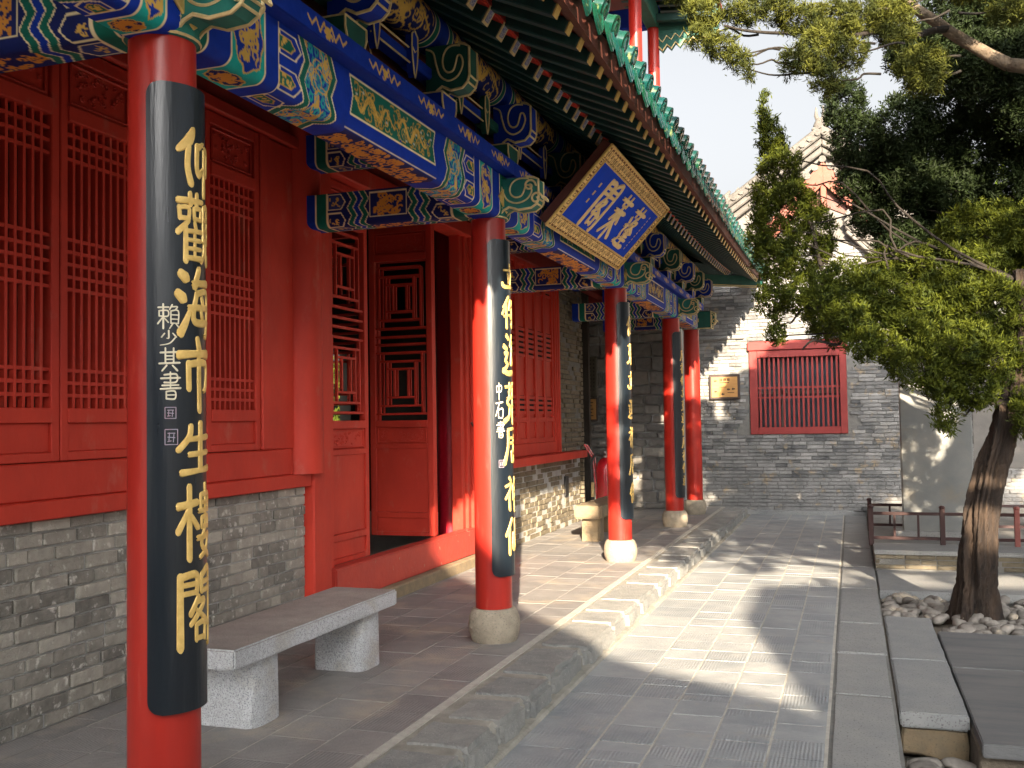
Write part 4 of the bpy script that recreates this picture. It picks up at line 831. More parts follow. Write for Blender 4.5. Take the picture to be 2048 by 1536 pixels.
class Leaf:
    """local frame of a hinged leaf: a across, n out of the face, z up"""
    def __init__(s, o, ang): s.o, s.ang = Vector(o), ang; s.d = Vector((math.cos(ang), math.sin(ang), 0)); s.n = Vector((math.sin(ang), -math.cos(ang), 0))
    def p(s, a, n, z): return s.o+s.d*a+s.n*n+Vector((0, 0, z))
    def box(s, mb, a0, a1, n0, n1, z0, z1, mi=0):
        k = len(mb.v); mb.box(a0, a1, -n1, -n0, z0, z1, mi)
        for i in range(k, len(mb.v)): a, n, z = mb.v[i]; mb.v[i] = tuple(s.p(a, -n, z))
    def slat(s, parent, a0, a1, z0, z1, n0=-.03, n1=-.006, m=None, name='slat'):
        piece(name, parent, s.p((a0+a1)/2, (n0+n1)/2, (z0+z1)/2), (a1-a0, n1-n0, z1-z0), m or M['red'], rot=(0, 0, s.ang), bev=0.06)
def carve(leaf, parent, a0, a1, z0, z1, seed, open_=False):
    """a carved relief of little clouds in a framed panel"""
    b = MB(); rs = random.Random(seed)
    for q in ((a0, z0), (a0, z1)): b.tube([leaf.p(q[0], -.012, q[1]), leaf.p(a1, -.012, q[1])], .008, 5)
    for x in (a0, a1): b.tube([leaf.p(x, -.012, z0), leaf.p(x, -.012, z1)], .008, 5)
    for _ in range(26):
        x, z = rs.uniform(a0+.03, a1-.03), rs.uniform(z0+.02, z1-.02); r = rs.uniform(.010, .022); ph = rs.uniform(0, 6)
        b.tube([leaf.p(x+r*(1-t*.7)*math.cos(ph+5*t), -.016, z+r*(1-t*.7)*math.sin(ph+5*t)) for t in np.linspace(0, 1, 7)], .0055, 4)
    b.build('carving', M['red_dk'] if open_ else M['red'], parent)
def window_leaf(y0, y1, seed):
    L = Leaf((WX, y0, 0), math.pi/2); w = y1-y0-.006; b = MB(); s = .052
    L.box(b, 0.003, s, -.06, 0, 1.31, 3.45); L.box(b, w-s, w, -.06, 0, 1.31, 3.45)
    for z0, z1, n in ((1.31, 1.355, -.002), (1.50, 1.575, .006), (3.045, 3.125, .012), (3.375, 3.45, -.002)): L.box(b, s-.001, w-s+.001, -.055, n, z0, z1)
    L.box(b, s, w-s, -.05, -.018, 1.355, 1.50); L.box(b, s, w-s, -.05, -.022, 3.125, 3.375)
    o = b.build('window_leaf', M['red'], hall, bevel=0.004)
    carve(L, o, s+.03, w-s-.03, 3.15, 3.35, seed)
    z0, z1 = 1.575, 3.045; nv = 8; cell = .064
    for k in range(nv):
        a = s+(w-2*s)*(k+1)/(nv+1); L.slat(o, a-.0095, a+.0095, z0, z1, -.045, -.012)
    hz = [z0+cell*(j+1) for j in range(3)]+[z1-cell*(j+1) for j in range(3)]+[2.31+cell*(j-2) for j in range(5)]
    for z in hz: L.slat(o, s, w-s, z-.0095, z+.0095, -.043, -.0135)
    bk = MB(); L.box(bk, s, w-s, -.16, -.15, 1.45, 3.2); bk.build('backing', M['void'], o)  # sheet painted near-black in place of the room's own darkness
for k in range(4): window_leaf(3.42+.6*k, 3.42+.6*(k+1), 300+k)
def shutter(y0, y1):
    L = Leaf((WX-.02, y0, 0), math.pi/2); w = y1-y0-.005; b = MB(); s = .055
    L.box(b, 0.002, s, -.05, 0, 1.20, 3.45); L.box(b, w-s, w, -.05, 0, 1.20, 3.45)
    for z0, z1 in ((1.20, 1.26), (1.46, 1.52), (3.40, 3.45)): L.box(b, s, w-s, -.05, -.002, z0, z1)
    L.box(b, s, w-s, -.045, -.02, 1.26, 1.46); L.box(b, s, w-s, -.05, -.028, 1.52, 3.40)
    o = b.build('shutter_leaf', M['red'], hall, bevel=0.004)
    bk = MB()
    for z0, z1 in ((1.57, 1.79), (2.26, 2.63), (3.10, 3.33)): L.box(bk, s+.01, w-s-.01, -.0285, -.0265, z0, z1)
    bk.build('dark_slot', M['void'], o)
    for z in [1.58+.062*j for j in range(4)]+[2.28+.064*j for j in range(6)]+[3.12+.062*j for j in range(4)]: L.slat(o, s, w-s, z-.018, z+.018, -.04, -.012)
for k in range(6): shutter(10.6+.385*k, 10.6+.385*(k+1))
for k, (y0, y1, x1) in enumerate(((12.912, 12.955, -3.75), (12.957, 13.0, -3.735), (13.002, 13.06, -3.72))): pbox('shutter_frame', hall, -3.85, x1, y0, y1, 1.05, 3.45, M['red'], 0.006)
pbox('lower_rail', hall, -3.85, -3.752, 10.5, 12.91, 1.05, 1.198, M['red'], 0.008)
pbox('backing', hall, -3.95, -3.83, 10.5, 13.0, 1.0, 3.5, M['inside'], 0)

pbox('end_board', hall, -5.0, -2.42, 16.15, 16.2, 3.28, 4.3, M['red_dk'], 0)

# ---- doorway
pbox('stone_sill', hall, -3.95, -3.66, 6.5, 10.2, -0.02, 0.10, M['bench_tan'], 0.012)
thr = rough_stone('door_threshold', M['red_worn'], (0.13, 3.1, 0.265), 77, 0.03, 4, hall, (-3.80, 8.36, 0.235))
pbox('door_jamb', hall, -3.90, -3.72, 6.455, 6.72, 0.0, 3.6, M['red'], 0.012); pbox('door_jamb', hall, -3.92, -3.80, 6.722, 6.905, 0.10, 3.6, M['red'], 0.01)
pbox('door_jamb', hall, -3.90, -3.74, 9.93, 10.2, 0.0, 3.6, M['red'], 0.012)
for k in range(3): pbox('door_jamb', hall, -3.95, -3.83+.03*k, 9.668+.087*k, 9.752+.087*k, 0.10, 3.6, M['red'], 0.008)
pbox('door_lintel', hall, -3.98, -3.76, 6.74, 9.93, 3.43, 3.585, M['red'], 0.012)
HB = [(310,330,600,310),(370,330,600,370),(425,380,550,425),(600,375,555,600),(655,330,600,655),(710,305,640,710),(765,305,640,765),(815,305,640,815),(870,305,640,870),(925,330,605,925),(975,380,560,975),(1160,378,560,1160),(1215,330,605,1215),(1268,305,640,1268)]
VB = [(330,310,710),(600,310,710),(375,370,655),(555,370,655),(420,425,600),(510,425,600),(330,870,1268),(605,870,1268),(378,925,1215),(560,925,1215),(425,975,1160),(515,975,1160)]
def door_leaf(o, ang, w, seed):
    L = Leaf(o, ang); b = MB(); s = .062
    L.box(b, 0, s, -.055, 0, .37, 3.42); L.box(b, w-s, w, -.055, 0, .37, 3.42)
    for z0, z1, n in ((.37, .41, 0), (.545, .60, .003), (1.225, 1.27, .004), (1.435, 1.50, .008), (3.08, 3.15, .008), (3.36, 3.42, 0)): L.box(b, s-.001, w-s+.001, -.05, n, z0, z1)
    for z0, z1 in ((.41, .545), (.60, 1.225), (1.27, 1.435), (3.15, 3.36)): L.box(b, s, w-s, -.045, -.016, z0, z1)
    d = b.build('door_leaf', M['red'], hall, bevel=0.004)
    carve(L, d, s+.02, w-s-.02, 1.285, 1.42, seed); carve(L, d, s+.02, w-s-.02, 3.17, 3.34, seed+1)
    A = lambda x: s+(w-2*s)*(x-305)/335; Z = lambda y: 3.08-(3.08-1.50)*(y-270)/1040
    for y, x0, x1, _ in HB: L.slat(d, A(x0), A(x1), Z(y)-.010, Z(y)+.010, -.04, -.012)
    for x, y0, y1 in VB: L.slat(d, A(x)-.0095, A(x)+.0095, Z(y1), Z(y0), -.039, -.0135)
    return d
door_leaf((-3.85, 6.91, 0), math.pi/2, .69, 400)
door_leaf((-4.53, 8.97, 0), 0.0, .68, 410)
door_leaf((-4.53, 9.05, 0), 0.0, .66, 420)
door_leaf((-3.9, 7.70, 0), math.pi*0.985, .66, 430)
hd = MB(); hd.tube([(-3.735, 9.70, 1.47), (-3.72, 9.72, 1.43), (-3.71, 9.80, 1.46), (-3.73, 9.88, 1.49)], .012, 6); hd.build('door_hasp', M['rail'], hall)
# inside
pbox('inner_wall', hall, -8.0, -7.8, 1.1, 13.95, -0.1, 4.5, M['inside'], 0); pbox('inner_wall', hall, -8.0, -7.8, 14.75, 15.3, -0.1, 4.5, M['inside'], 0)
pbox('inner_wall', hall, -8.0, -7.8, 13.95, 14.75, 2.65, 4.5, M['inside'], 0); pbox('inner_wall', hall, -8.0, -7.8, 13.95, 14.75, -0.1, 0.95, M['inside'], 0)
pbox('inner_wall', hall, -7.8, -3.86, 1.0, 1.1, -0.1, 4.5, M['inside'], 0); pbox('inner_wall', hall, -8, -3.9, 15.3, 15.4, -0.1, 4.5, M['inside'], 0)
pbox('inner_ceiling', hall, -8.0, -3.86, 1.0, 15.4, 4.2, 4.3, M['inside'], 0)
MB().lathe([(.13, -.02), (.13, 4.2)], (-4.16, 10.14, 0), 24).build('inner_column', M['crimson'], hall, smooth=True)

# ---- upper storey seen above the eave
for y, zt in ((13.6, 8.2), (14.97, 7.42)):
    MB().lathe([(.092, 4.2), (.092, 6), (.088, zt)], (-2.70, y, 0), 24).build('upper_column', M['col_red'], hall, smooth=True)
pbox('upper_soffit', hall, -5.5, -1.75, 8.0, 15.9, 7.88, 7.96, M['red_dk'], 0)
for k in range(18): 
    y = 11.9+.23*k; MB().bar((-3.4, y, 7.95), (-1.78, y, 7.78), .08, .09).build('upper_rafter', M['rafter'], hall)
val = [(0, .42), (0, .08)]
for k in range(7): val += [((k+.5)*.13, 0.0), ((k+1)*.13, .08)]
val += [(.91, .42)]
o = MB().extrude(val, lambda u, v, q: (-2.62+u, q, 7.02+v+.16*u), 14.95, 15.0).build('upper_valance', M['green'], hall)
ln = MB(); ln.tube([(-2.62+u, 14.945, 7.045+v+.16*u) for u, v in val[1:-1]], .014, 5); ln.tube([(-2.62+u, 14.945, 7.18+v+.16*u) for u, v in val[1:-1]], .010, 5); ln.build('gilt_line', M['cream'], o)
for k in range(5): MB().bar((-2.75, 14.75+.2*k, 7.50), (-1.80, 14.75+.2*k, 7.42), .09, .1).build('upper_rafter', M['rafter'], hall)
pbox('upper_beam', hall, -2.80, -2.60, 9.0, 15.4, 7.42, 7.74, M['green'], 0.02)
pbox('upper_beam', hall, -5.5, -2.6, 14.87, 15.07, 7.44, 7.76, M['blue'], 0.02)
pbox('upper_wall', hall, -6, -4.2, 6.0, 13.6, 4.9, 7.9, M['red_dk'], 0)

# ================================================================== couplet boards on the columns
def couplet(k, zt, zb, label, glyphs, sig, seals):
    y = COLY[k]; R0, R1 = 0.1255, 0.146; A = math.radians(74)
    t = thing('couplet_board', (CX, y, zb), label, 'couplet board', 'curved black boards on the front columns')
    b = MB(); nz, na = 60, 30; rad = 0.05
    zs = sorted(set(list(np.linspace(zb, zb+rad, 8))+list(np.linspace(zb+rad, zt-rad, 24))+list(np.linspace(zt-rad, zt, 8))))
    for R in (R1, R0):
        for z in zs:
            d = min(z-zb, zt-z); a = A if d >= rad else A-(rad-math.sqrt(max(0, rad*rad-(rad-d)**2)))/R1
            for j in range(na+1):
                f = -a+2*a*j/na; b.v.append((CX+R*math.cos(f), y+R*math.sin(f), z))
    m, w = len(zs), na+1
    for i in range(m-1):
        for j in range(na):
            q = i*w+j; b.f.append((q, q+1, q+w+1, q+w)); q += m*w; b.f.append((q+w, q+w+1, q+1, q))
        for j in (0, na): q = i*w+j; b.f.append((q, q+w, q+w+m*w, q+m*w) if j == 0 else (q+w, q, q+m*w, q+w+m*w))
    for j in range(na):
        b.f.append((j+1, j, j+m*w, j+1+m*w)); q = (m-1)*w+j; b.f.append((q, q+1, q+1+m*w, q+m*w))
    b.m = [0]*len(b.f)
    b.build('board', M['lacquer'], t, smooth=True)
    def cell(fc, wid, z1, z0, R=R1):
        return lambda x, yy, h: (CX+(R+h)*math.cos(fc+(x-.5)*wid/R), y+(R+h)*math.sin(fc+(x-.5)*wid/R), z1+(z0-z1)*yy)
    for gname, z1, z0, wid in glyphs:
        g = MB(); ribbon(g, GL[gname], cell(0.0, wid, z1, z0), 0.0055, fat=1.22); g.build('gilt_character', M['gold'], t, smooth=True)
    for gname, z1, z0, fc, wid in sig:
        g = MB(); ribbon(g, GL[gname], cell(math.radians(fc), wid, z1, z0), 0.0025); g.build('signature_character', M['white_ink'], t, smooth=True)
    for z1, z0, fc, wid in seals:
        g = MB(); f = cell(math.radians(fc), wid, z1, z0)
        for pth in ([(0,0),(1,0),(1,1),(0,1),(0,0)], [(.2,.25),(.8,.25)], [(.2,.5),(.8,.55)], [(.35,.2),(.3,.8)], [(.7,.3),(.65,.85)], [(.2,.8),(.5,.75)]):
            g.tube([f(a+(c-a)*s, b_+(d-b_)*s, 0.0008) for (a, b_), (c, d) in zip(pth[:-1], pth[1:]) for s in (0, .5, 1)], 0.0016, 4)
        g.build('seal_mark', M['seal'], t)
W1 = 0.178
couplet(1, 2.674, 0.492, 'black couplet board with large blocky gilt characters on the nearest column beside the granite bench',
  [('yang', 2.518, 2.30, W1), ('guan', 2.285, 2.05, W1), ('hai', 2.025, 1.79, W1), ('shi', 1.775, 1.545, W1), ('sheng', 1.48, 1.305, W1), ('lou', 1.262, 1.02, W1), ('ge', .965, .715, W1)],
  [('lai4', 1.892, 1.81, -45, .074), ('shao', 1.803, 1.752, -45, .062), ('qi', 1.742, 1.664, -44, .068), ('shu', 1.655, 1.568, -43, .068)],
  [(1.538, 1.50, -43, .036), (1.462, 1.41, -42, .042)])
zc = lambda p: 2.712-(p-485)*.003476
couplet(2, 2.70, 0.44, 'black couplet board with running-hand gilt characters on the column in front of the open doorway',
  [(n, zc(a), zc(b), .18) for n, a, b in (('r1',535,588),('r2',600,662),('r3',672,752),('r4',768,842),('r5',858,924),('r6',950,1012),('r7',1030,1098))],
  [('zhong', zc(768), zc(800), -48, .05), ('shi2', zc(804), zc(838), -47, .06), ('shu', zc(843), zc(872), -45, .06)], [(zc(916), zc(930), -44, .035)])
couplet(3, 2.70, 0.44, 'black couplet board with slender gilt characters on the column by the red fire extinguisher',
  [(n, 2.55-.29*i, 2.55-.29*i-.20, .15) for i, n in enumerate(('r7','r4','r1','r3','r6','r5','r2'))], [], [])
couplet(4, 2.66, 0.40, 'narrow-looking black couplet board with small gilt characters on the column nearest the corner column',
  [(n, 2.40-.17*i, 2.40-.17*i-.135, .14) for i, n in enumerate(('r5','r6','r2','r1','r4','r3','r7','r5','r6','r2','r3'))], [], [])

# ================================================================== name plaque
pq = thing('name_plaque', (-1.9, 8.34, 3.2), 'blue plaque with three big gilt characters and fretwork border tilting out under the eave', 'name plaque')
PO = Vector((-2.125, 7.13, 2.945)); e1 = Vector((0, 1, 0)); e2 = Vector((0.515, 0, 0.548)).normalized(); en = e1.cross(e2); PW, PH = 2.42, 0.752
pf = lambda u, v, h: PO+e1*u+e2*v+en*h
b = MB(); b.extrude([(0, 0), (PW, 0), (PW, PH), (0, PH)], lambda u, v, q: pf(u, v, q), -.075, -.002); b.build('back_board', M['board_brown'], pq, bevel=0.006)
BD = 0.118
c = Canvas(PW, PH, 0.008, (0.98, 0.68, 0.28)); rs = random.Random(9)
dk = (0.16, 0.05, 0.02)
for x in np.arange(0.02, PW-.02, 0.075):
    for v0 in (0.02, PH-BD+0.012):
        s = .085; o = rs.choice((0, 1))
        pts = [(x, v0), (x+.055, v0), (x+.055, v0+s), (x+.012, v0+s), (x+.012, v0+.035), (x+.035, v0+.035), (x+.035, v0+.06)]
        c.line([(p[0], (2*v0+s-p[1]) if o else p[1]) for p in pts], .011, dk)
for v in np.arange(BD+.01, PH-BD-.05, 0.075):
    for x0 in (0.02, PW-BD+.012):
        c.line([(x0, v), (x0, v+.055), (x0+.085, v+.055), (x0+.085, v+.012), (x0+.035, v+.012), (x0+.035, v+.035), (x0+.06, v+.035)], .011, dk)
c.rect(BD, PW-BD, BD, PH-BD, BLUE)
c.build('fretwork_border', lambda U, V: np.stack([PO.x+e2.x*V+en.x*.001, PO.y+U, PO.z+e2.z*V+en.z*.001], 1), pq)
b = MB()
for p, q in (((0,0),(PW,0)), ((PW,0),(PW,PH)), ((PW,PH),(0,PH)), ((0,PH),(0,0))): b.tube([pf(*p, 0.004), pf(*q, 0.004)], .011, 6)
for p, q in (((BD,BD),(PW-BD,BD)), ((PW-BD,BD),(PW-BD,PH-BD)), ((PW-BD,PH-BD),(BD,PH-BD)), ((BD,PH-BD),(BD,BD))): b.tube([pf(*p, 0.003), pf(*q, 0.003)], .008, 6)
b.build('gilt_moulding', M['gold'], pq)
b = MB(); b.extrude([(BD, BD), (PW-BD, BD), (PW-BD, PH-BD), (BD, PH-BD)], lambda u, v, q: pf(u, v, q), .0015, .0035); b.build('blue_field', M['plaque_blue'], pq)
for gname, uc in (('ge', .72), ('lai', 1.24), ('peng', 1.77)):
    g = MB(); ribbon(g, [[(x, yy, w*1.18) for x, yy, w in st] for st in GL[gname]], lambda x, yy, h: pf(uc+(x-.5)*.36, PH-.17-yy*.42, h+.004), 0.012); g.build('gilt_character', M['gilt_bright'], pq, smooth=True)
b = MB()
for k in range(3): b.extrude([(.37, .46-.075*k), (.40, .46-.075*k), (.40, .50-.075*k), (.37, .50-.075*k)], lambda u, v, q: pf(u, v, q), .003, .006)
for k in range(11): b.extrude([(2.10, .19+.036*k), (2.112, .19+.036*k), (2.112, .212+.036*k), (2.10, .212+.036*k)], lambda u, v, q: pf(u, v, q), .003, .006)
b.build('small_inscription', M['gold'], pq)

# ================================================================== benches
bn = thing('stone_bench', (-2.95, 4.95, 0), 'grey granite bench with rounded legs beside the nearest red column', 'bench', 'stone benches on the platform')
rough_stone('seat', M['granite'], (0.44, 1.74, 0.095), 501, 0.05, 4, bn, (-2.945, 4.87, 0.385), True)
seat = bn.children[0].data; seat.materials.append(M['granite_top_shade'])
for f in seat.polygons: f.material_index = 1 if f.normal.z > .8 else 0  # upward faces take the darker brown copy, painting in the dimmer top light
D_ = [(-.15, -.13), (.12, -.13), (.155, -.11), (.17, -.06), (.17, .06), (.155, .11), (.12, .13), (-.15, .13), (-.17, .08), (-.17, -.08)]
for y in (4.36, 5.5):
    b = MB(); b.extrude(D_, lambda u, v, q: (-2.945+u*(1.02-.06*q), y+v*(1.04-.1*q), q), -.01, .345); b.build('leg', M['granite'], bn, smooth=True, bevel=0.012)
b2 = thing('stone_bench', (-3.05, 12.4, 0), 'weathered tan stone bench behind the third column by the fire extinguisher', 'bench', 'stone benches on the platform')
rough_stone('seat', M['bench_tan'], (0.34, 1.55, 0.155), 502, 0.05, 4, b2, (-3.03, 12.50, 0.365), True)
for y in (11.98, 13.0): rough_stone('leg', M['bench_tan'], (0.22, 0.28, 0.31), 503+int(y), 0.05, 2, b2, (-3.03, y, 0.14))

# ================================================================== fire extinguisher on the platform
fx = thing('fire_extinguisher', (-3.19, 13.55, 0), 'large red wheeled fire extinguisher standing behind the tan stone bench', 'fire extinguisher')
ex, ey = -3.24, 13.55
MB().lathe([(.02, .05), (.10, .055), (.122, .09), (.125, .2), (.125, .78), (.115, .86), (.08, .92), (.04, .945), (.03, .96)], (ex, ey, 0), 24).build('tank', M['ext_red'], fx, smooth=True)
b = MB(); b.lathe([(.035, .95), (.045, .96), (.045, 1.0), (.02, 1.01), (.02, 1.04)], (ex, ey, 0), 14); b.tube([(ex, ey-.03, .99), (ex+.05, ey-.09, 1.0)], .018, 8); b.lathe([(.0, 0), (.032, .002), (.032, .018), (0, .02)], (ex+.05, ey-.09, 1.0), 12); b.build('valve', M['steel'], fx, smooth=True)
hp = [(ex-.02, ey-.04, .98), (ex-.10, ey-.10, 1.0), (ex-.155, ey-.13, .9), (ex-.16, ey-.14, .7), (ex-.15, ey-.14, .45), (ex-.12, ey-.14, .3)]
MB().tube(smooth2(hp, 5), .016, 8).build('hose', M['black'], fx, smooth=True)
MB().tube([(ex-.15, ey-.14, .62), (ex-.15, ey-.14, .42)], .022, 8).build('nozzle', M['cream'], fx, smooth=True)
b = MB()
for s in (-.06, .06): b.tube([(ex-.10, ey+s, .15), (ex-.13, ey+s, .6), (ex-.16, ey+s, .95), (ex-.27, ey+s-.02, 1.13)], .012, 8)
b.tube([(ex-.27, ey-.08, 1.13), (ex-.27, ey+.04, 1.13)], .014, 8); b.build('handle_frame', M['ext_red'], fx, smooth=True)
for s in (-.14, .14):
    b = MB(); b.lathe([(.0, -.015), (.09, -.015), (.10, 0), (.09, .015), (0, .015)], (0, 0, 0), 20); o = b.build('wheel', M['black'], fx, origin=(0, 0, 0), smooth=True); o.location = (ex-.06, ey+s, .10); o.rotation_euler = (math.pi/2, 0, 0)

# ================================================================== rubble end wall of the corridor with its plaques
rw = thing('rubble_wall', (-3.8, 16.6, 0), 'rough rubble stone wall with pale mortar closing the far end of the corridor', 'stone wall')
pbox('mortar_core', rw, -5.2, -2.62, 16.45, 16.95, -0.12, 3.32, M['pale_mortar'], 0)
rs = random.Random(31); z = 0.0; row = 0
while z < 3.28:
    h = min(rs.uniform(.10, .24), 3.3-z); x = -5.2
    while x < -2.66:
        w = min(rs.uniform(.18, .52), -2.62-x)
        if w > .08: rough_stone('rubble_stone', M['rubble'], (w-rs.uniform(.015, .05), .12, h-rs.uniform(.015, .045)), 600+row*40+int((x+6)*10), 0.16, 2, rw, (x+w/2, 16.44+rs.uniform(-.012, .02), z+h/2))
        x += w
    z += h; row += 1
dp = thing('stone_plaque', (-4.14, 16.36, 1.86), 'dark inscribed stone plaque on the rubble wall above the small tan sign', 'plaque')
b = MB().box(-4.29, -4.02, 16.33, 16.375, 1.86, 2.54); b.build('slab', M['plaque_dark'], dp, bevel=0.012)
b = MB(); rs = random.Random(8)
for i in range(4):
    for j in range(9): b.box(-4.265+.06*i, -4.265+.06*i+rs.uniform(.018, .034), 16.3265, 16.331, 2.46-.062*j, 2.46-.062*j+.03)
b.build('worn_inscription', M['sign_ink'], dp)
sg = thing('small_sign', (-4.14, 16.36, 1.47), 'small tan notice in a dark frame low on the rubble wall', 'sign')
MB().box(-4.27, -4.02, 16.335, 16.37, 1.46, 1.85).build('frame', M['sign_frame'], sg, bevel=0.008)
MB().box(-4.245, -4.045, 16.328, 16.336, 1.485, 1.825).build('face', M['sign_wood'], sg, bevel=0.002)
b = MB()
for j in range(5): b.box(-4.2, -4.09-.02*(j % 2), 16.325, 16.328, 1.76-.055*j, 1.775-.055*j)
b.build('printed_lines', M['sign_ink'], sg)

# ================================================================== brick gable house across the end of the path
GY = 17.2
gh = thing('brick_gable_house', (-0.35, GY, -0.13), 'grey brick gable house with a barred red window at the end of the path', 'house')
WIN = (-1.60, -0.05, 1.19, 2.75)
def wall_part(x0, x1, z0, z1): pbox('wall_core', gh, x0, x1, GY+.02, GY+.4, z0, z1, M['mortar_dk'], 0)
wall_part(-2.63, WIN[0], -.3, 4.3); wall_part(WIN[1], 4.6, -.3, 4.3); wall_part(WIN[0], WIN[1], -.3, WIN[2]); wall_part(WIN[0], WIN[1], WIN[3], 4.3)
bricks(gh, 'y', GY, -2.63, 4.6, -.13, 4.3, .27, .060, .008, 41, M['brick_is'], nmax=300, holes=(WIN,), proud=.010)
rough_stone('footing', M['slab'], (1.9, .12, .10), 640, .12, 4, gh, (-.95, GY-.02, -.115)); rough_stone('footing', M['slab'], (.9, .1, .07), 641, .12, 3, gh, (.1, GY-.01, -.12))
pbox('string_course', gh, -2.63, -1.66, GY-.055, GY+.05, 2.80, 2.865, M['slab'], 0.02)
gw = MB().box(WIN[0]+.0, WIN[0]+.13, GY-.025, GY+.12, 1.19, 2.59).box(WIN[1]-.11, WIN[1], GY-.025, GY+.12, 1.19, 2.59).box(WIN[0]+.131, WIN[1]-.111, GY-.024, GY+.12, 1.19, 1.305).box(WIN[0]+.131, WIN[1]-.111, GY-.024, GY+.12, 2.47, 2.589).build('window_frame', M['red_bar'], gh, bevel=0.006)
pbox('window_lintel', gh, WIN[0]-.02, WIN[1]+.02, GY-.06, GY+.12, 2.592, 2.74, M['red_bar'], 0.008)
x0, x1 = WIN[0]+.131, WIN[1]-.111
for k in range(17):
    x = x0+(x1-x0)*(k+.5)/17; piece('bar', gw, (x, GY+.03, 1.89), (.034, .034, 1.17), M['red_bar'])
for z in (1.965, 1.80): piece('rail', gw, ((x0+x1)/2, GY+.03, z), (x1-x0, .026, .03), M['red_bar'])
pbox('window_glass', gh, x0, x1, GY+.20, GY+.22, 1.2, 2.6, M['glass'], 0)
pbox('glazing_bar', gh, -1.10, -1.04, GY+.15, GY+.19, 1.2, 2.6, M['plaster'], 0); pbox('glazing_bar', gh, x0, x1, GY+.15, GY+.19, 1.86, 1.92, M['plaster'], 0)
pbox('plaster_panel', gh, 1.80, 3.2, GY-.012, GY+.02, .62, 2.1, M['plaster'], 0.01)
# gable: lit plaster and tile work
ax, az = -0.34, 6.10
def gz(x): return az-abs(x-ax)*0.66-0.02*min(2, abs(x-ax))
gp = [(-2.75, 4.301), (3.6, 4.301), (2.6, gz(2.6)), (1, gz(1)), (ax, az), (-1, gz(-1)), (-2, gz(-2)), (-2.75, gz(-2.75))]
MB().extrude([(x, z-.1) if z > 4.31 else (x, z) for x, z in gp], lambda u, v, q: (u, q, v), GY+.03, GY+.4).build('gable_wall', M['plaster'], gh)
rs = random.Random(4)
for k in range(5):                                     # slotted vents
    x = -.80+.27*k
    if abs(x-ax) < .06: continue
    b = MB(); b.lathe([(0, 0), (.034, .001), (.034, .012)], (0, 0, 0), 12); o = b.build('vent_hole', M['black'], gh, origin=(0, 0, 0)); o.location = (x, GY+.028, 5.02-abs(x-ax)*.30); o.rotation_euler = (math.pi/2, 0, 0)
    MB().add([(x-.02, GY+.027, 4.93-abs(x-ax)*.3), (x+.02, GY+.027, 4.93-abs(x-ax)*.3), (x+.085, GY+.027, 4.62-abs(x-ax)*.3), (x+.045, GY+.027, 4.60-abs(x-ax)*.3)], [(0, 3, 2, 1)]).build('vent_slot', M['black'], gh)
ba, bz = -0.33, 5.66
for sg_ in (-1, 1):
    pr = [(0, bz), (sg_*1.0, bz-.98*1.08), (sg_*1.0, bz-.98*1.08-.37), (0, bz-.37)]
    MB().extrude(pr if sg_ > 0 else pr[::-1], lambda u, v, q: (ba+u, q, v), GY-.14, GY-.08).build('barge_board', M['pink'], gh, bevel=.004)
    MB().extrude([(sg_*.05, bz-.36), (sg_*.62, bz-1.02), (sg_*.05, bz-.74)][::sg_], lambda u, v, q: (ba+u, q, v), GY+.0, GY+.025).build('gable_recess', M['board_brown'], gh)
    b = MB()
    for k in range(9):                                 # verge tiles stepping down the gable edge
        t = k*.125; p = Vector((ba+sg_*t, GY-.16, bz+.035-t*1.05))
        b.tube([p, p+Vector((sg_*.012, .5, 0))], .058, 10)
    b.build('verge_tiles', M['grey_tile'], gh, smooth=True)
    for k, (o_, d) in enumerate(((-.30, .12), (-.17, .17), (-.05, .22))):
        MB().extrude([(0, az+o_), (sg_*1.9, az+o_-1.31), (sg_*1.9, az+o_-1.31+.115), (0, az+o_+.115)][::sg_], lambda u, v, q: (ax+u, q, v), GY-d, GY+.5).build('verge_course', M['grey_tile'], gh, bevel=.02)
    b = MB()
    for k in range(15):
        t = .05+k*.125; p = Vector((ax+sg_*t, GY-.25, az+.045-t*.69)); b.tube([p, p+Vector((0, .7, 0))], .05, 8)
    b.build('verge_tile_ends', M['grey_tile'], gh, smooth=True)
    MB().tube([(ax, GY-.05, az+.10), (ax+sg_*.8, GY-.05, az-.46), (ax+sg_*1.9, GY-.05, az-1.25)], .085, 10).build('verge_ridge', M['grey_tile'], gh, smooth=True)
    b = MB()                                           # lower skirt-roof ridge
    for k, (o, r) in enumerate(((0, .10), (-.11, .05), (-.20, .035), (.12, .06))): b.tube([(ba+sg_*.35, GY-.10, 4.68+o), (ba+sg_*.7, GY-.14, 4.30+o), (ba+sg_*1.25, GY-.22, 3.76+o)], r, 8)
    b.build('hip_ridge', M['plaster'], gh, smooth=True)
pbox('king_post', gh, ba-.045, ba+.045, GY-.1, GY-.0, bz-.80, bz-.34, M['pink'], .006)
b = MB()                                               # ridge beast with forked tail
cx, cy = ax-.01, GY+.0
b.tube([(cx, cy, 5.85), (cx-.02, cy, 6.02), (cx+.03, cy, 6.15), (cx-.02, cy, 6.30), (cx+.01, cy, 6.40)], [.06, .10, .115, .10, .07], 10)
b.tube([(cx-.03, cy, 6.36), (cx-.065, cy, 6.46), (cx-.06, cy, 6.60)], [.04, .035, .012], 8); b.tube([(cx+.03, cy, 6.36), (cx+.055, cy, 6.46), (cx+.05, cy, 6.62)], [.04, .035, .012], 8)
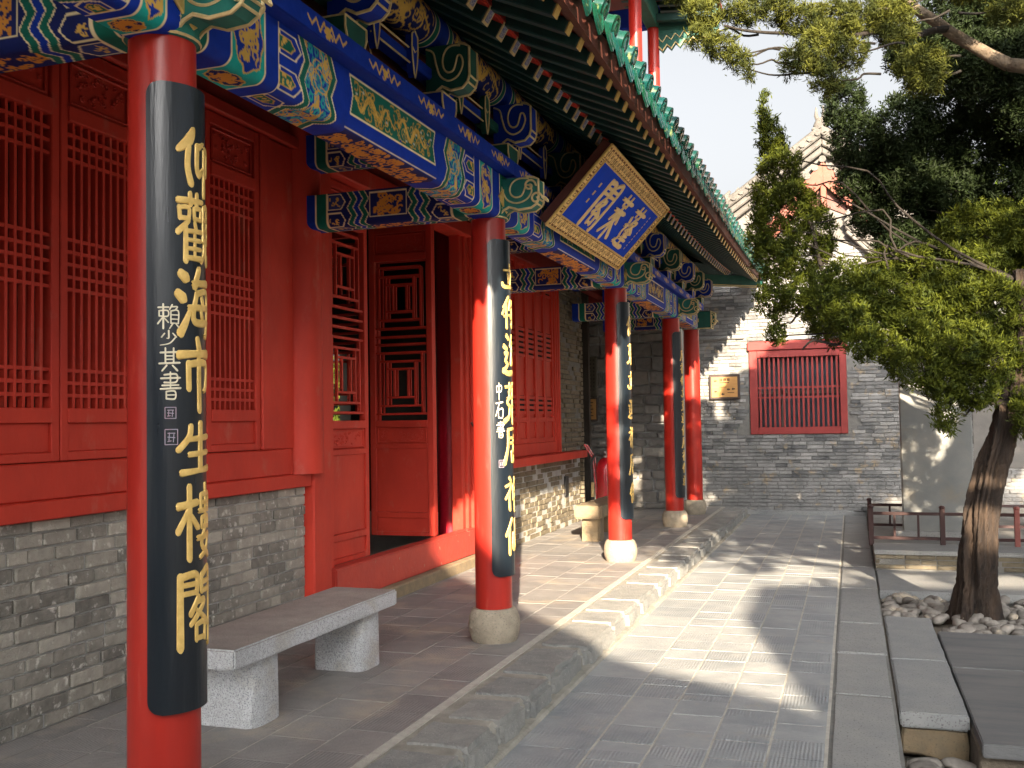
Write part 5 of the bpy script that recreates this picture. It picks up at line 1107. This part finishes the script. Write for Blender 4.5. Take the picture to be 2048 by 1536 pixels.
for dx, dz, r in ((-.09, 6.05, .05), (.10, 6.12, .05), (-.10, 6.22, .045), (.09, 6.28, .04), (.11, 6.0, .05), (0, 5.95, .07)): b.lathe([(0, -r), (r*.8, -r*.5), (r, 0), (r*.8, r*.5), (0, r)], (cx+dx, cy-.05, dz), 8, cap=False)
b.build('ridge_beast', M['grey_tile'], gh, smooth=True)
b = MB(); p = Vector((-1.86, GY-.05, 5.12))
b.tube([p, p+Vector((-.05, 0, .12)), p+Vector((.02, 0, .2))], [.06, .05, .02], 8); b.tube([p+Vector((0, 0, .08)), p+Vector((.12, 0, .16)), p+Vector((.16, 0, .25))], [.04, .03, .01], 6); b.tube([p+Vector((.05, 0, .1)), p+Vector((.2, 0, .12))], [.03, .01], 6)
b.build('verge_beast', M['grey_tile'], gh, smooth=True)
MB().add([(ax, GY+.4, az+.12), (3.6, GY+.4, gz(3.6)), (3.6, GY+6, gz(3.6)), (ax, GY+6, az+.12), (-3.6, GY+.4, gz(-3.6)), (-3.6, GY+6, gz(-3.6))], [(0, 1, 2, 3), (0, 3, 5, 4)]).build('roof', M['grey_tile'], gh)

ws = thing('wall_sign', (-2.01, GY-.05, 1.79), 'yellow wooden sign in a dark frame on the grey brick wall beside the barred window', 'sign')
MB().box(-2.265, -1.755, GY-.075, GY-.03, 1.785, 2.205).build('frame', M['sign_frame'], ws, bevel=.012, seg=2)
MB().box(-2.225, -1.795, GY-.082, GY-.074, 1.825, 2.165).build('face', M['sign_wood'], ws, bevel=.002)
b = MB(); Y0, Y1 = GY-.086, GY-.082
for k in range(3):
    x = -2.09+.062*k
    for q in ((0, .0, .045, .009), (0, .018, .045, .027), (0, .036, .045, .045), (.004, 0, .013, .045), (.030, 0, .039, .045)): b.box(x+q[0], x+q[2], Y0, Y1, 2.095+q[1], 2.095+q[3])
b.box(-2.09, -1.93, Y0, Y1, 2.062, 2.075); b.box(-1.96, -1.85, Y0, Y1, 1.895, 1.905); b.box(-2.09, -1.98, Y0, Y1, 1.99, 1.997)
b.build('lettering', M['sign_ink'], ws)
b = MB()
for x, z in ((-2.16, 2.10), (-2.16, 1.92), (-1.945, 1.955), (-1.865, 1.96), (-2.04, 1.875)): b.extrude([(-.028, 0), (0, .024), (0, .010), (.028, .010), (.028, -.010), (0, -.010), (0, -.024)], lambda u, v, q: (x+u, q, z+v), Y0, Y1)
b.build('arrow', M['sign_ink'], ws)

# ================================================================== stele, low wall, railings
st = thing('stone_stele', (.95, 12.95, 0.03), 'tall smooth grey stone stele behind the dark red railing', 'stele')
MB().box(.555, 1.345, 12.9, 13.06, .02, 2.35).build('slab', M['stele'], st, bevel=.012)
rough_stone('plinth', M['slab'], (.98, .36, .09), 660, .05, 3, st, (.95, 12.98, .045), True)
lw = thing('low_wall', (2.4, 11.5, PZ), 'low brick planter wall with grey coping under the dark red railing', 'low wall')
pbox('wall_core', lw, .20, 4.9, 11.22, 11.9, -.42, .02, M['mortar_dk'], 0)
bricks(lw, 'y', 11.205, .20, 4.9, PZ, .022, .30, .05, .010, 51, M['brick_tan'], nmax=0, erode=.02)
for i, (x0, x1) in enumerate(((.19, 1.05), (1.06, 2.0), (2.01, 3.1), (3.11, 4.2), (4.21, 4.9))): rough_stone('coping_slab', M['slab'], (x1-x0, .64, .045), 670+i, .09, 3, lw, ((x0+x1)/2, 11.52, .043), True)
g2 = MB().box(.2, 6, 11.85, 17.15, -.42, .022).build('planter_bed', M['mortar_dk']); tag(g2, kind='structure')
def railing(name, y, x0, n, z0, h, label):
    t = thing(name, (x0, y, z0), label, 'railing', 'dark red metal railings round the stele'); sp = .726
    for k in range(n+1):
        MB().box(x0+sp*k-.026, x0+sp*k+.026, y-.026, y+.026, z0-.02, z0+h*1.06).lathe([(.03, h*1.06), (.036, h*1.09), (.02, h*1.14), (0, h*1.15)], (x0+sp*k, y, z0), 10, cap=False).build('post', M['rail'] if k < 2 else M['rail_lt'], t, bevel=.004)
    for zz in (z0+h*.90, z0+h*.18):
        for k in range(n): piece('rail', t, (x0+sp*(k+.5), y, zz), (sp-.052, .030, .034), M['rail'])
    for k in range(n):
        for j in (1, 2): piece('baluster', t, (x0+sp*(k+j/3), y, z0+h*.54), (.024, .024, h*.68), M['rail'])
railing('railing', 11.75, .175, 5, .065, .37, 'dark red metal railing along the coping of the low brick wall')
railing('railing', 13.62, .19, 4, .02, .35, 'dark red metal railing passing behind the grey stone stele')

# ================================================================== unseen block added behind the viewer, top profile shaped to throw the broad shade
gt = thing('shade_block', (0, -6.5, PZ), 'unseen grey brick block behind the viewer, top edge shaped to shade the temple court', 'shade block')
prof = [(-1.9, -.4), (-1.9, 7.5), (.95, 7.3), (.96, 5.60), (1.35, 5.34), (1.90, 4.88), (2.38, 4.54), (2.68, 4.41), (3.35, 4.22), (3.88, 3.92), (3.885, 4.05), (4.14, 5.40), (4.2, 5.72), (7.2, 5.9), (7.2, -.4)]
MB().extrude(prof[::-1], lambda u, v, q: (u, q, v-.06), -7.6, -6.0).build('shade_block_wall', M['brick_is'], gt)
MB().extrude([(x, z) for x, z in prof[3:11]]+[(x, z-.06) for x, z in prof[3:11]][::-1], lambda u, v, q: (u, q, v), -7.8, -6.0).build('shade_slope_coping', M['grey_tile'], gt)
pbox('shade_block_coping', gt, -1.9, .95, -7.8, -5.99, 7.3, 7.5, M['grey_tile'], .01)

# ================================================================== trees
def foliage(name, parent, lobes, m, dens, leaf, wid, seed, up=0.35, per=12, rad=0.07, shell=0.55):
    """many needle-sprig quads in clumps spread through ellipsoid lobes"""
    r = np.random.default_rng(seed); cen = []
    for (x, y, z, rx, rz, ry) in lobes:
        n = max(6, int(dens*math.pi*rx*rz)); d = r.normal(size=(n, 3)); d /= np.linalg.norm(d, axis=1)[:, None]
        q = r.random(n)**(1/3)*(1-shell)+shell*r.random(n)**0.25; cen.append(np.array([x, y, z])+d*q[:, None]*np.array([rx, ry, rz]))
    cen = np.concatenate(cen); n = len(cen)
    ax = r.normal(size=(n, 3))*0.8+np.array([0, 0, up*2]); ax /= np.linalg.norm(ax, axis=1)[:, None]
    c = np.repeat(cen, per, 0); a = np.repeat(ax, per, 0); k = len(c)
    d = a+r.normal(size=(k, 3))*0.62; d /= np.linalg.norm(d, axis=1)[:, None]
    base = c+r.normal(size=(k, 3))*rad*0.42; s = np.cross(d, r.normal(size=(k, 3))); s /= np.linalg.norm(s, axis=1)[:, None]+1e-9
    L = leaf*r.uniform(.6, 1.3, (k, 1)); w = wid*r.uniform(.7, 1.3, (k, 1)); nrm = np.cross(d, s)
    v = np.stack([base, base+d*L*.45+s*w*.5+nrm*w*.15, base+d*L, base+d*L*.45-s*w*.5+nrm*w*.15], 1).reshape(-1, 3)
    me = bpy.data.meshes.new(name); o = v.mean(0); me.vertices.add(len(v)); me.vertices.foreach_set('co', (v-o).ravel())
    me.loops.add(len(v)); me.loops.foreach_set('vertex_index', np.arange(len(v))); me.polygons.add(k)
    me.polygons.foreach_set('loop_start', np.arange(k)*4); me.update(calc_edges=True); me.materials.append(m)
    ob = bpy.data.objects.new(name, me); ob.location = o; return link(ob, parent)
def J3(L, ry=None): return [(x, y, z, rx, rz, ry or max(.18, (rx+rz)*.6)) for x, y, z, rx, rz in L]
def limb(mb, p0, p1, r0, r1, rs, sag=0.06, n=6):
    p0, p1 = Vector(p0), Vector(p1); L = (p1-p0).length
    pts = [p0.lerp(p1, t)+Vector((rs.uniform(-1, 1), rs.uniform(-1, 1), rs.uniform(-1, 1)))*sag*L*math.sin(math.pi*t) for t in np.linspace(0, 1, n)]
    mb.tube(smooth2([tuple(p) for p in pts], 3), [r0+(r1-r0)*i/((n-1)*3) for i in range((n-1)*3+1)], 7)

# ---- the juniper by the path
ju = thing('juniper_tree', (.86, 8.62, -.2), 'leaning juniper with twisted bark in the pebble bed beside the path', 'tree')
path3 = [(.84, 8.72, -.30), (.855, 8.70, -.1), (.88, 8.66, .12), (.905, 8.6, .40), (.95, 8.6, .70), (1.02, 8.6, 1.0), (1.09, 8.6, 1.22), (1.15, 8.6, 1.42), (1.22, 8.62, 1.75), (1.27, 8.66, 2.1), (1.30, 8.7, 2.6)]
rad3 = [.19, .145, .130, .128, .120, .114, .106, .10, .09, .075, .055]
pp = smooth2(path3, 16); tr = np.interp(np.linspace(0, 1, len(pp)), np.linspace(0, 1, len(rad3)), rad3); nS = 110
b = MB()
for i, p in enumerate(pp):
    zz = p[2]
    for j in range(nS):
        a = 2*math.pi*j/nS; tw = a+zz*0.9
        fl = 1+.14*math.sin(5*tw+.6)+.09*math.sin(9*tw+zz*3)+.06*math.sin(17*tw-zz*5)+(1.5*max(0, .18-zz)*max(0, math.sin(3*a+1))**1.5 if zz < .18 else 0)+.16*mn.noise(Vector((math.cos(a)*2.5, math.sin(a)*2.5, zz*3.5)))-.20*max(0, 1-5.0*abs(mn.noise(Vector((math.cos(tw)*4.2, math.sin(tw)*4.2, zz*1.6)))))-.10*max(0, 1-4.5*abs(mn.noise(Vector((math.cos(tw)*9, math.sin(tw)*9, zz*4+7)))))
        b.v.append((p[0]+tr[i]*fl*math.cos(a), p[1]+tr[i]*fl*math.sin(a), zz))
for i in range(len(pp)-1):
    for j in range(nS): b.f.append((i*nS+j, i*nS+(j+1) % nS, (i+1)*nS+(j+1) % nS, (i+1)*nS+j)); b.m.append(0)
b.build('trunk', M['bark'], ju, smooth='all')
JUN = [(-0.63, 8.9, 4.12, 0.06, 0.2), (-0.59, 8.9, 3.86, 0.12, 0.24), (-0.53, 8.9, 3.58, 0.19, 0.27), (-0.45, 8.8, 3.25, 0.25, 0.26), (-0.68, 8.7, 3.32, 0.07, 0.16), (-0.70, 8.6, 2.98, 0.10, 0.2), (-0.37, 8.8, 2.87, 0.26, 0.24), (-0.66, 8.6, 3.09, 0.08, 0.22), (-0.59, 8.6, 2.79, 0.17, 0.19), (-0.58, 8.4, 2.43, 0.15, 0.17), (-0.56, 8.4, 2.16, 0.08, 0.13), (-0.28, 8.3, 2.44, 0.25, 0.2), (-0.02, 8.5, 2.53, 0.23, 0.21), (0.01, 8.2, 2.22, 0.22, 0.18), (-0.21, 9.1, 3.06, 0.13, 0.27), (0.26, 8.4, 2.38, 0.27, 0.25), (0.34, 8.2, 2.05, 0.26, 0.22), (0.54, 8.5, 2.26, 0.29, 0.25), (0.49, 8.2, 1.83, 0.24, 0.18), (0.77, 8.6, 2.38, 0.3, 0.26), (0.8, 8.3, 2.0, 0.29, 0.23), (1.07, 8.6, 2.28, 0.26, 0.3), (1.06, 8.5, 1.89, 0.23, 0.21), (0.7, 8.3, 1.7, 0.2, 0.14), (0.92, 8.4, 1.65, 0.2, 0.17), (0.67, 8.2, 1.45, 0.09, 0.13), (1.23, 8.4, 1.46, 0.09, 0.22), (1.28, 8.8, 1.97, 0.17, 0.35), (0.11, 8.0, 2.01, 0.16, 0.14), (0.68, 8.8, 2.69, 0.26, 0.17), (1.03, 8.9, 2.68, 0.31, 0.18)]
JEX = [(1.6, 8.7, 2.1, .35, .4, .4), (1.9, 8.8, 2.6, .4, .4, .4), (1.5, 8.9, 2.9, .4, .3, .4), (2.3, 8.8, 2.1, .35, .35, .4), (1.1, 9.3, 3.0, .4, .3, .4), (.4, 9.4, 2.6, .4, .35, .35), (-.1, 9.5, 2.4, .3, .3, .3), (.9, 9.5, 2.2, .4, .4, .4), (1.75, 8.9, 1.45, .3, .3, .35), (2.2, 8.9, 1.5, .35, .35, .4), (2.7, 8.9, 2.3, .4, .5, .4)]
foliage('crown', ju, J3(JUN)+JEX, M['leaf'], 900, .046, .0105, 5, up=.5, per=30, rad=.045)
b = MB(); rs = random.Random(12); hub = [(1.20, 8.62, 1.62), (1.24, 8.64, 1.9), (1.27, 8.67, 2.2), (1.29, 8.7, 2.5)]
for (x, y, z, rx, rz) in JUN:
    h0 = hub[min(3, max(0, int((z-1.2)/.45)))]; limb(b, h0, (x, y, z-rz*.2), .013, .004, rs, .10)
limb(b, (1.2, 8.62, 1.75), (.10, 8.6, 2.15), .035, .014, rs, .05); limb(b, (.10, 8.6, 2.15), (-.55, 8.85, 3.6), .025, .008, rs, .04); limb(b, (1.15, 8.55, 1.55), (.45, 8.3, 1.75), .03, .012, rs, .07)
limb(b, (.2, 8.4, 2.2), (-.35, 8.2, 2.0), .018, .007, rs, .1); limb(b, (-.2, 8.3, 2.35), (-.52, 8.3, 2.2), .012, .005, rs, .12)
for (x, y, z, rx, rz, ry) in JEX: limb(b, (1.29, 8.7, 2.4), (x, y, z), .03, .01, rs, .08)
b.build('branches', M['twig'], ju, smooth='all')

# ---- dark cypress leaning in from the right
dk_ = thing('cypress_tree', (2.6, 9.9, -.3), 'tall dark cypress leaning in over the stone stele and gable', 'tree')
DRK = [(0.02, 9.6, 4.3, 0.2, 0.29), (0.14, 9.6, 3.94, 0.26, 0.34), (0.36, 9.8, 3.69, 0.32, 0.34), (0.07, 9.5, 3.56, 0.16, 0.19), (0.22, 9.7, 3.31, 0.2, 0.24), (0.48, 9.8, 3.31, 0.34, 0.29), (0.48, 9.4, 3.99, 0.29, 0.33), (0.75, 9.8, 3.79, 0.35, 0.35), (0.81, 9.4, 4.13, 0.29, 0.26), (0.69, 9.9, 3.08, 0.3, 0.22), (1.02, 9.8, 3.31, 0.34, 0.29), (1.1, 9.6, 3.8, 0.34, 0.29), (1.25, 9.4, 4.12, 0.34, 0.34), (1.37, 9.6, 3.51, 0.29, 0.39), (1.37, 10, 3.09, 0.28, 0.25), (1.12, 9.2, 4.51, 0.33, 0.24), (1.38, 9.2, 4.51, 0.24, 0.29), (0.88, 9.2, 4.45, 0.24, 0.17)]
DEX = [(4.7, 9, 4.2, .8, .8, .6), (5.4, 9, 4.7, .8, .7, .6), (4.1, 9.1, 3.8, .6, .7, .5), (1.0, 9.2, 4.85, .4, .3, .3), (1.4, 9.2, 4.85, .35, .3, .3), (1.2, 9.0, 4.3, .4, .35, .3), (.85, 9.1, 4.6, .3, .25, .3), (1.45, 9.0, 4.0, .3, .35, .3), (.55, 9.5, 3.6, .3, .3, .3), (.50, 9.6, 3.0, .28, .24, .3), (.80, 9.6, 2.85, .3, .22, .3), (1.15, 9.6, 2.95, .32, .24, .3), (1.4, 9.4, 2.7, .3, .25, .3), (.9, 9.6, 3.45, .3, .25, .3), (.62, 9.4, 4.72, .25, .16, .25), (1.8, 9.7, 3.6, .5, .5, .5), (2.2, 9.8, 4.3, .6, .6, .5), (2.6, 9.9, 3.2, .5, .5, .5), (1.7, 9.5, 4.7, .45, .4, .4), (2.9, 10, 4.8, .7, .6, .6), (2.2, 10, 5.3, .6, .5, .5), (1.4, 9.6, 5.1, .5, .35, .4), (1.95, 9.2, 4.1, .55, .5, .5), (2.5, 9.1, 3.5, .5, .5, .5), (3.0, 9.1, 4.2, .55, .5, .5), (3.5, 9.1, 3.6, .55, .55, .5), (2.6, 9, 5.0, .55, .45, .5), (3.3, 9.1, 5.0, .5, .5, .5), (1.9, 9.2, 5.3, .5, .35, .4), (.7, 9.7, 4.75, .35, .25, .3)]
foliage('crown', dk_, J3(DRK)+DEX, M['leaf_dk'], 1050, .045, .0125, 6, up=.25, per=24, rad=.055)
b = MB(); rs = random.Random(13)
limb(b, (2.6, 9.9, -.3), (2.45, 9.9, 2.2), .20, .16, rs, .02); limb(b, (2.45, 9.9, 2.2), (2.3, 9.9, 5.0), .16, .06, rs, .02)
for i, (x, y, z, rx, rz) in enumerate(DRK): limb(b, (2.42-.03*i/3, 9.9, 2.3+.09*i), (x, y, z), .022, .005, rs, .06, 7)
limb(b, (2.4, 9.9, 2.2), (.55, 9.75, 3.35), .035, .012, rs, .05, 8)
b.build('trunk', M['twig'], dk_, smooth='all')

# ---- pine whose boughs hang over the path at the top
pn = thing('pine_tree', (3.2, 7.4, -.3), 'pine with pale bough and sunlit needle tufts hanging across the sky above the path', 'tree')
TOP = [(-0.84, 6.6, 4.15, 0.16, 0.09), (-0.88, 6.6, 4.01, 0.11, 0.08), (-0.74, 6.5, 3.87, 0.12, 0.08), (-0.63, 6.5, 3.76, 0.07, 0.06), (-0.55, 6.4, 3.67, 0.03, 0.07), (-0.59, 6.7, 4.16, 0.16, 0.07), (-0.42, 6.8, 4.18, 0.13, 0.07), (-0.29, 6.6, 3.76, 0.10, 0.09), (-0.25, 6.9, 4.13, 0.15, 0.10), (-0.13, 6.8, 3.88, 0.14, 0.16), (-0.03, 7.0, 4.14, 0.17, 0.13), (0.06, 7.0, 3.89, 0.14, 0.10), (-0.1, 6.8, 3.67, 0.10, 0.10), (0.16, 7.2, 4.19, 0.17, 0.13), (0.49, 7.0, 3.76, 0.18, 0.12), (0.52, 7.0, 3.66, 0.13, 0.10), (0.36, 7.3, 4.13, 0.15, 0.13), (1.03, 7, 4.05, 0.15, 0.09), (0.33, 7.3, 4.27, 0.19, 0.08)]
TEX = [(.9, 7.4, 4.5, .35, .2, .3), (.2, 7.2, 4.6, .4, .2, .3), (-.4, 6.9, 4.5, .4, .2, .3), (1.5, 7.4, 4.7, .5, .3, .4), (2.2, 7.3, 4.9, .5, .3, .5), (-.9, 6.7, 4.45, .3, .18, .3), (2.9, 7.4, 5.4, .7, .4, .6), (1.35, 7.2, 4.15, .2, .15, .2)]
foliage('crown', pn, J3(TOP)+TEX, M['leaf_pine'], 1700, .042, .0065, 8, up=.15, per=34, rad=.038)
b = MB(); rs = random.Random(14)
limb(b, (3.2, 7.4, -.3), (3.1, 7.4, 3.6), .17, .14, rs, .02); limb(b, (3.1, 7.4, 3.6), (3.0, 7.4, 5.4), .13, .05, rs, .02)
b.build('trunk', M['bark'], pn, smooth='all')
b = MB(); limb(b, (3.08, 7.4, 3.2), (1.15, 7.9, 3.98), .07, .05, rs, .03, 8); limb(b, (1.15, 7.9, 3.98), (.36, 7.9, 4.62), .05, .035, rs, .03, 8); b.build('bough', M['bough'], pn, smooth='all')
b = MB(); limb(b, (.75, 7.9, 4.3), (.1, 7.1, 4.05), .028, .016, rs, .05, 8); limb(b, (.1, 7.1, 4.05), (-.72, 6.6, 4.05), .016, .008, rs, .05, 8); limb(b, (.0, 7.05, 4.05), (-.62, 6.55, 3.83), .010, .004, rs, .06, 8)
for (x, y, z, rx, rz) in TOP: limb(b, (min(.75, x+.35), (y+7.3)/2, z+.08), (x, y, z), .009, .004, rs, .08, 5)
b.build('twigs', M['twig'], pn, smooth='all')

# ---- sunlit broad-leaved trees behind, and one seen through the hall
lm = thing('broadleaf_tree', (2.2, 14.4, 0), 'bright yellow-green broadleaf tree glimpsed between the dark boughs', 'tree')
LIM = [(1.46, 13, 3.54, 0.26, 0.14), (1.33, 13, 3.73, 0.16, 0.1), (1.87, 13.2, 3.79, 0.23, 0.27), (1.93, 13.2, 3.3, 0.16, 0.2), (1.67, 13, 3.41, 0.19, 0.13)]
foliage('crown', lm, J3(LIM, .25)+[(2.3, 13.6, 3.6, .5, .6, .5), (2.7, 13.9, 4.3, .6, .5, .5), (2.2, 13.9, 4.6, .4, .4, .4)], M['leaf_lime'], 130, .10, .055, 9, up=0, per=8, rad=.1)
b = MB(); rs = random.Random(15); limb(b, (2.2, 14.4, 0), (2.25, 14, 2.6), .10, .07, rs, .03)
for q in LIM: limb(b, (2.25, 14, 2.6), q[:3], .04, .01, rs, .05)
b.build('trunk', M['twig'], lm, smooth='all')
fb = thing('garden_tree', (-12.5, 23.5, -.4), 'green garden tree glimpsed through the hall lattice and rear doorway', 'tree')
foliage('crown', fb, [(-12.9, 23.6, 2.0, 1.0, .8, .9), (-12.0, 23.8, 2.6, .8, .7, .8), (-13.4, 24, 2.8, .9, .6, .8)], M['leaf'], 40, .2, .08, 10, per=10, rad=.2)
b = MB(); limb(b, (-12.5, 23.5, -.42), (-12.5, 23.6, 2.4), .16, .08, rs, .03); b.build('trunk', M['bark'], fb, smooth='all')

# ---- unseen tree added behind the viewer, crown shaped to dapple far path and wall
ct = thing('dapple_tree', (5.4, -.2, -.42), 'unseen broadleaf tree added behind the viewer, crown shaped to dapple the far path', 'tree')
rs = random.Random(21); CL = []
for k in range(250):
    x = rs.uniform(1.0, 9.4); lo = 3.65+max(0, (x-4.2))*.62 if x > 2.35 else 4.1+max(0, 1.6-x)*.4; hi = 5.4+(x-1.0)*.70
    CL.append((x, rs.uniform(-1.0, 1.0), rs.uniform(lo, max(lo+.3, hi)), rs.uniform(.14, .30), rs.uniform(.12, .24), rs.uniform(.14, .3)))
foliage('crown', ct, CL, M['leaf_wide'], 90, .11, .06, 22, up=0, per=8, rad=.08)
b = MB(); limb(b, (5.4, -.2, -.42), (5.2, -.1, 4.0), .22, .16, rs, .02)
for q in CL[::6]: limb(b, (5.2, -.1, 4.0), q[:3], .06, .012, rs, .05)
b.build('trunk', M['bark'], ct, smooth='all')
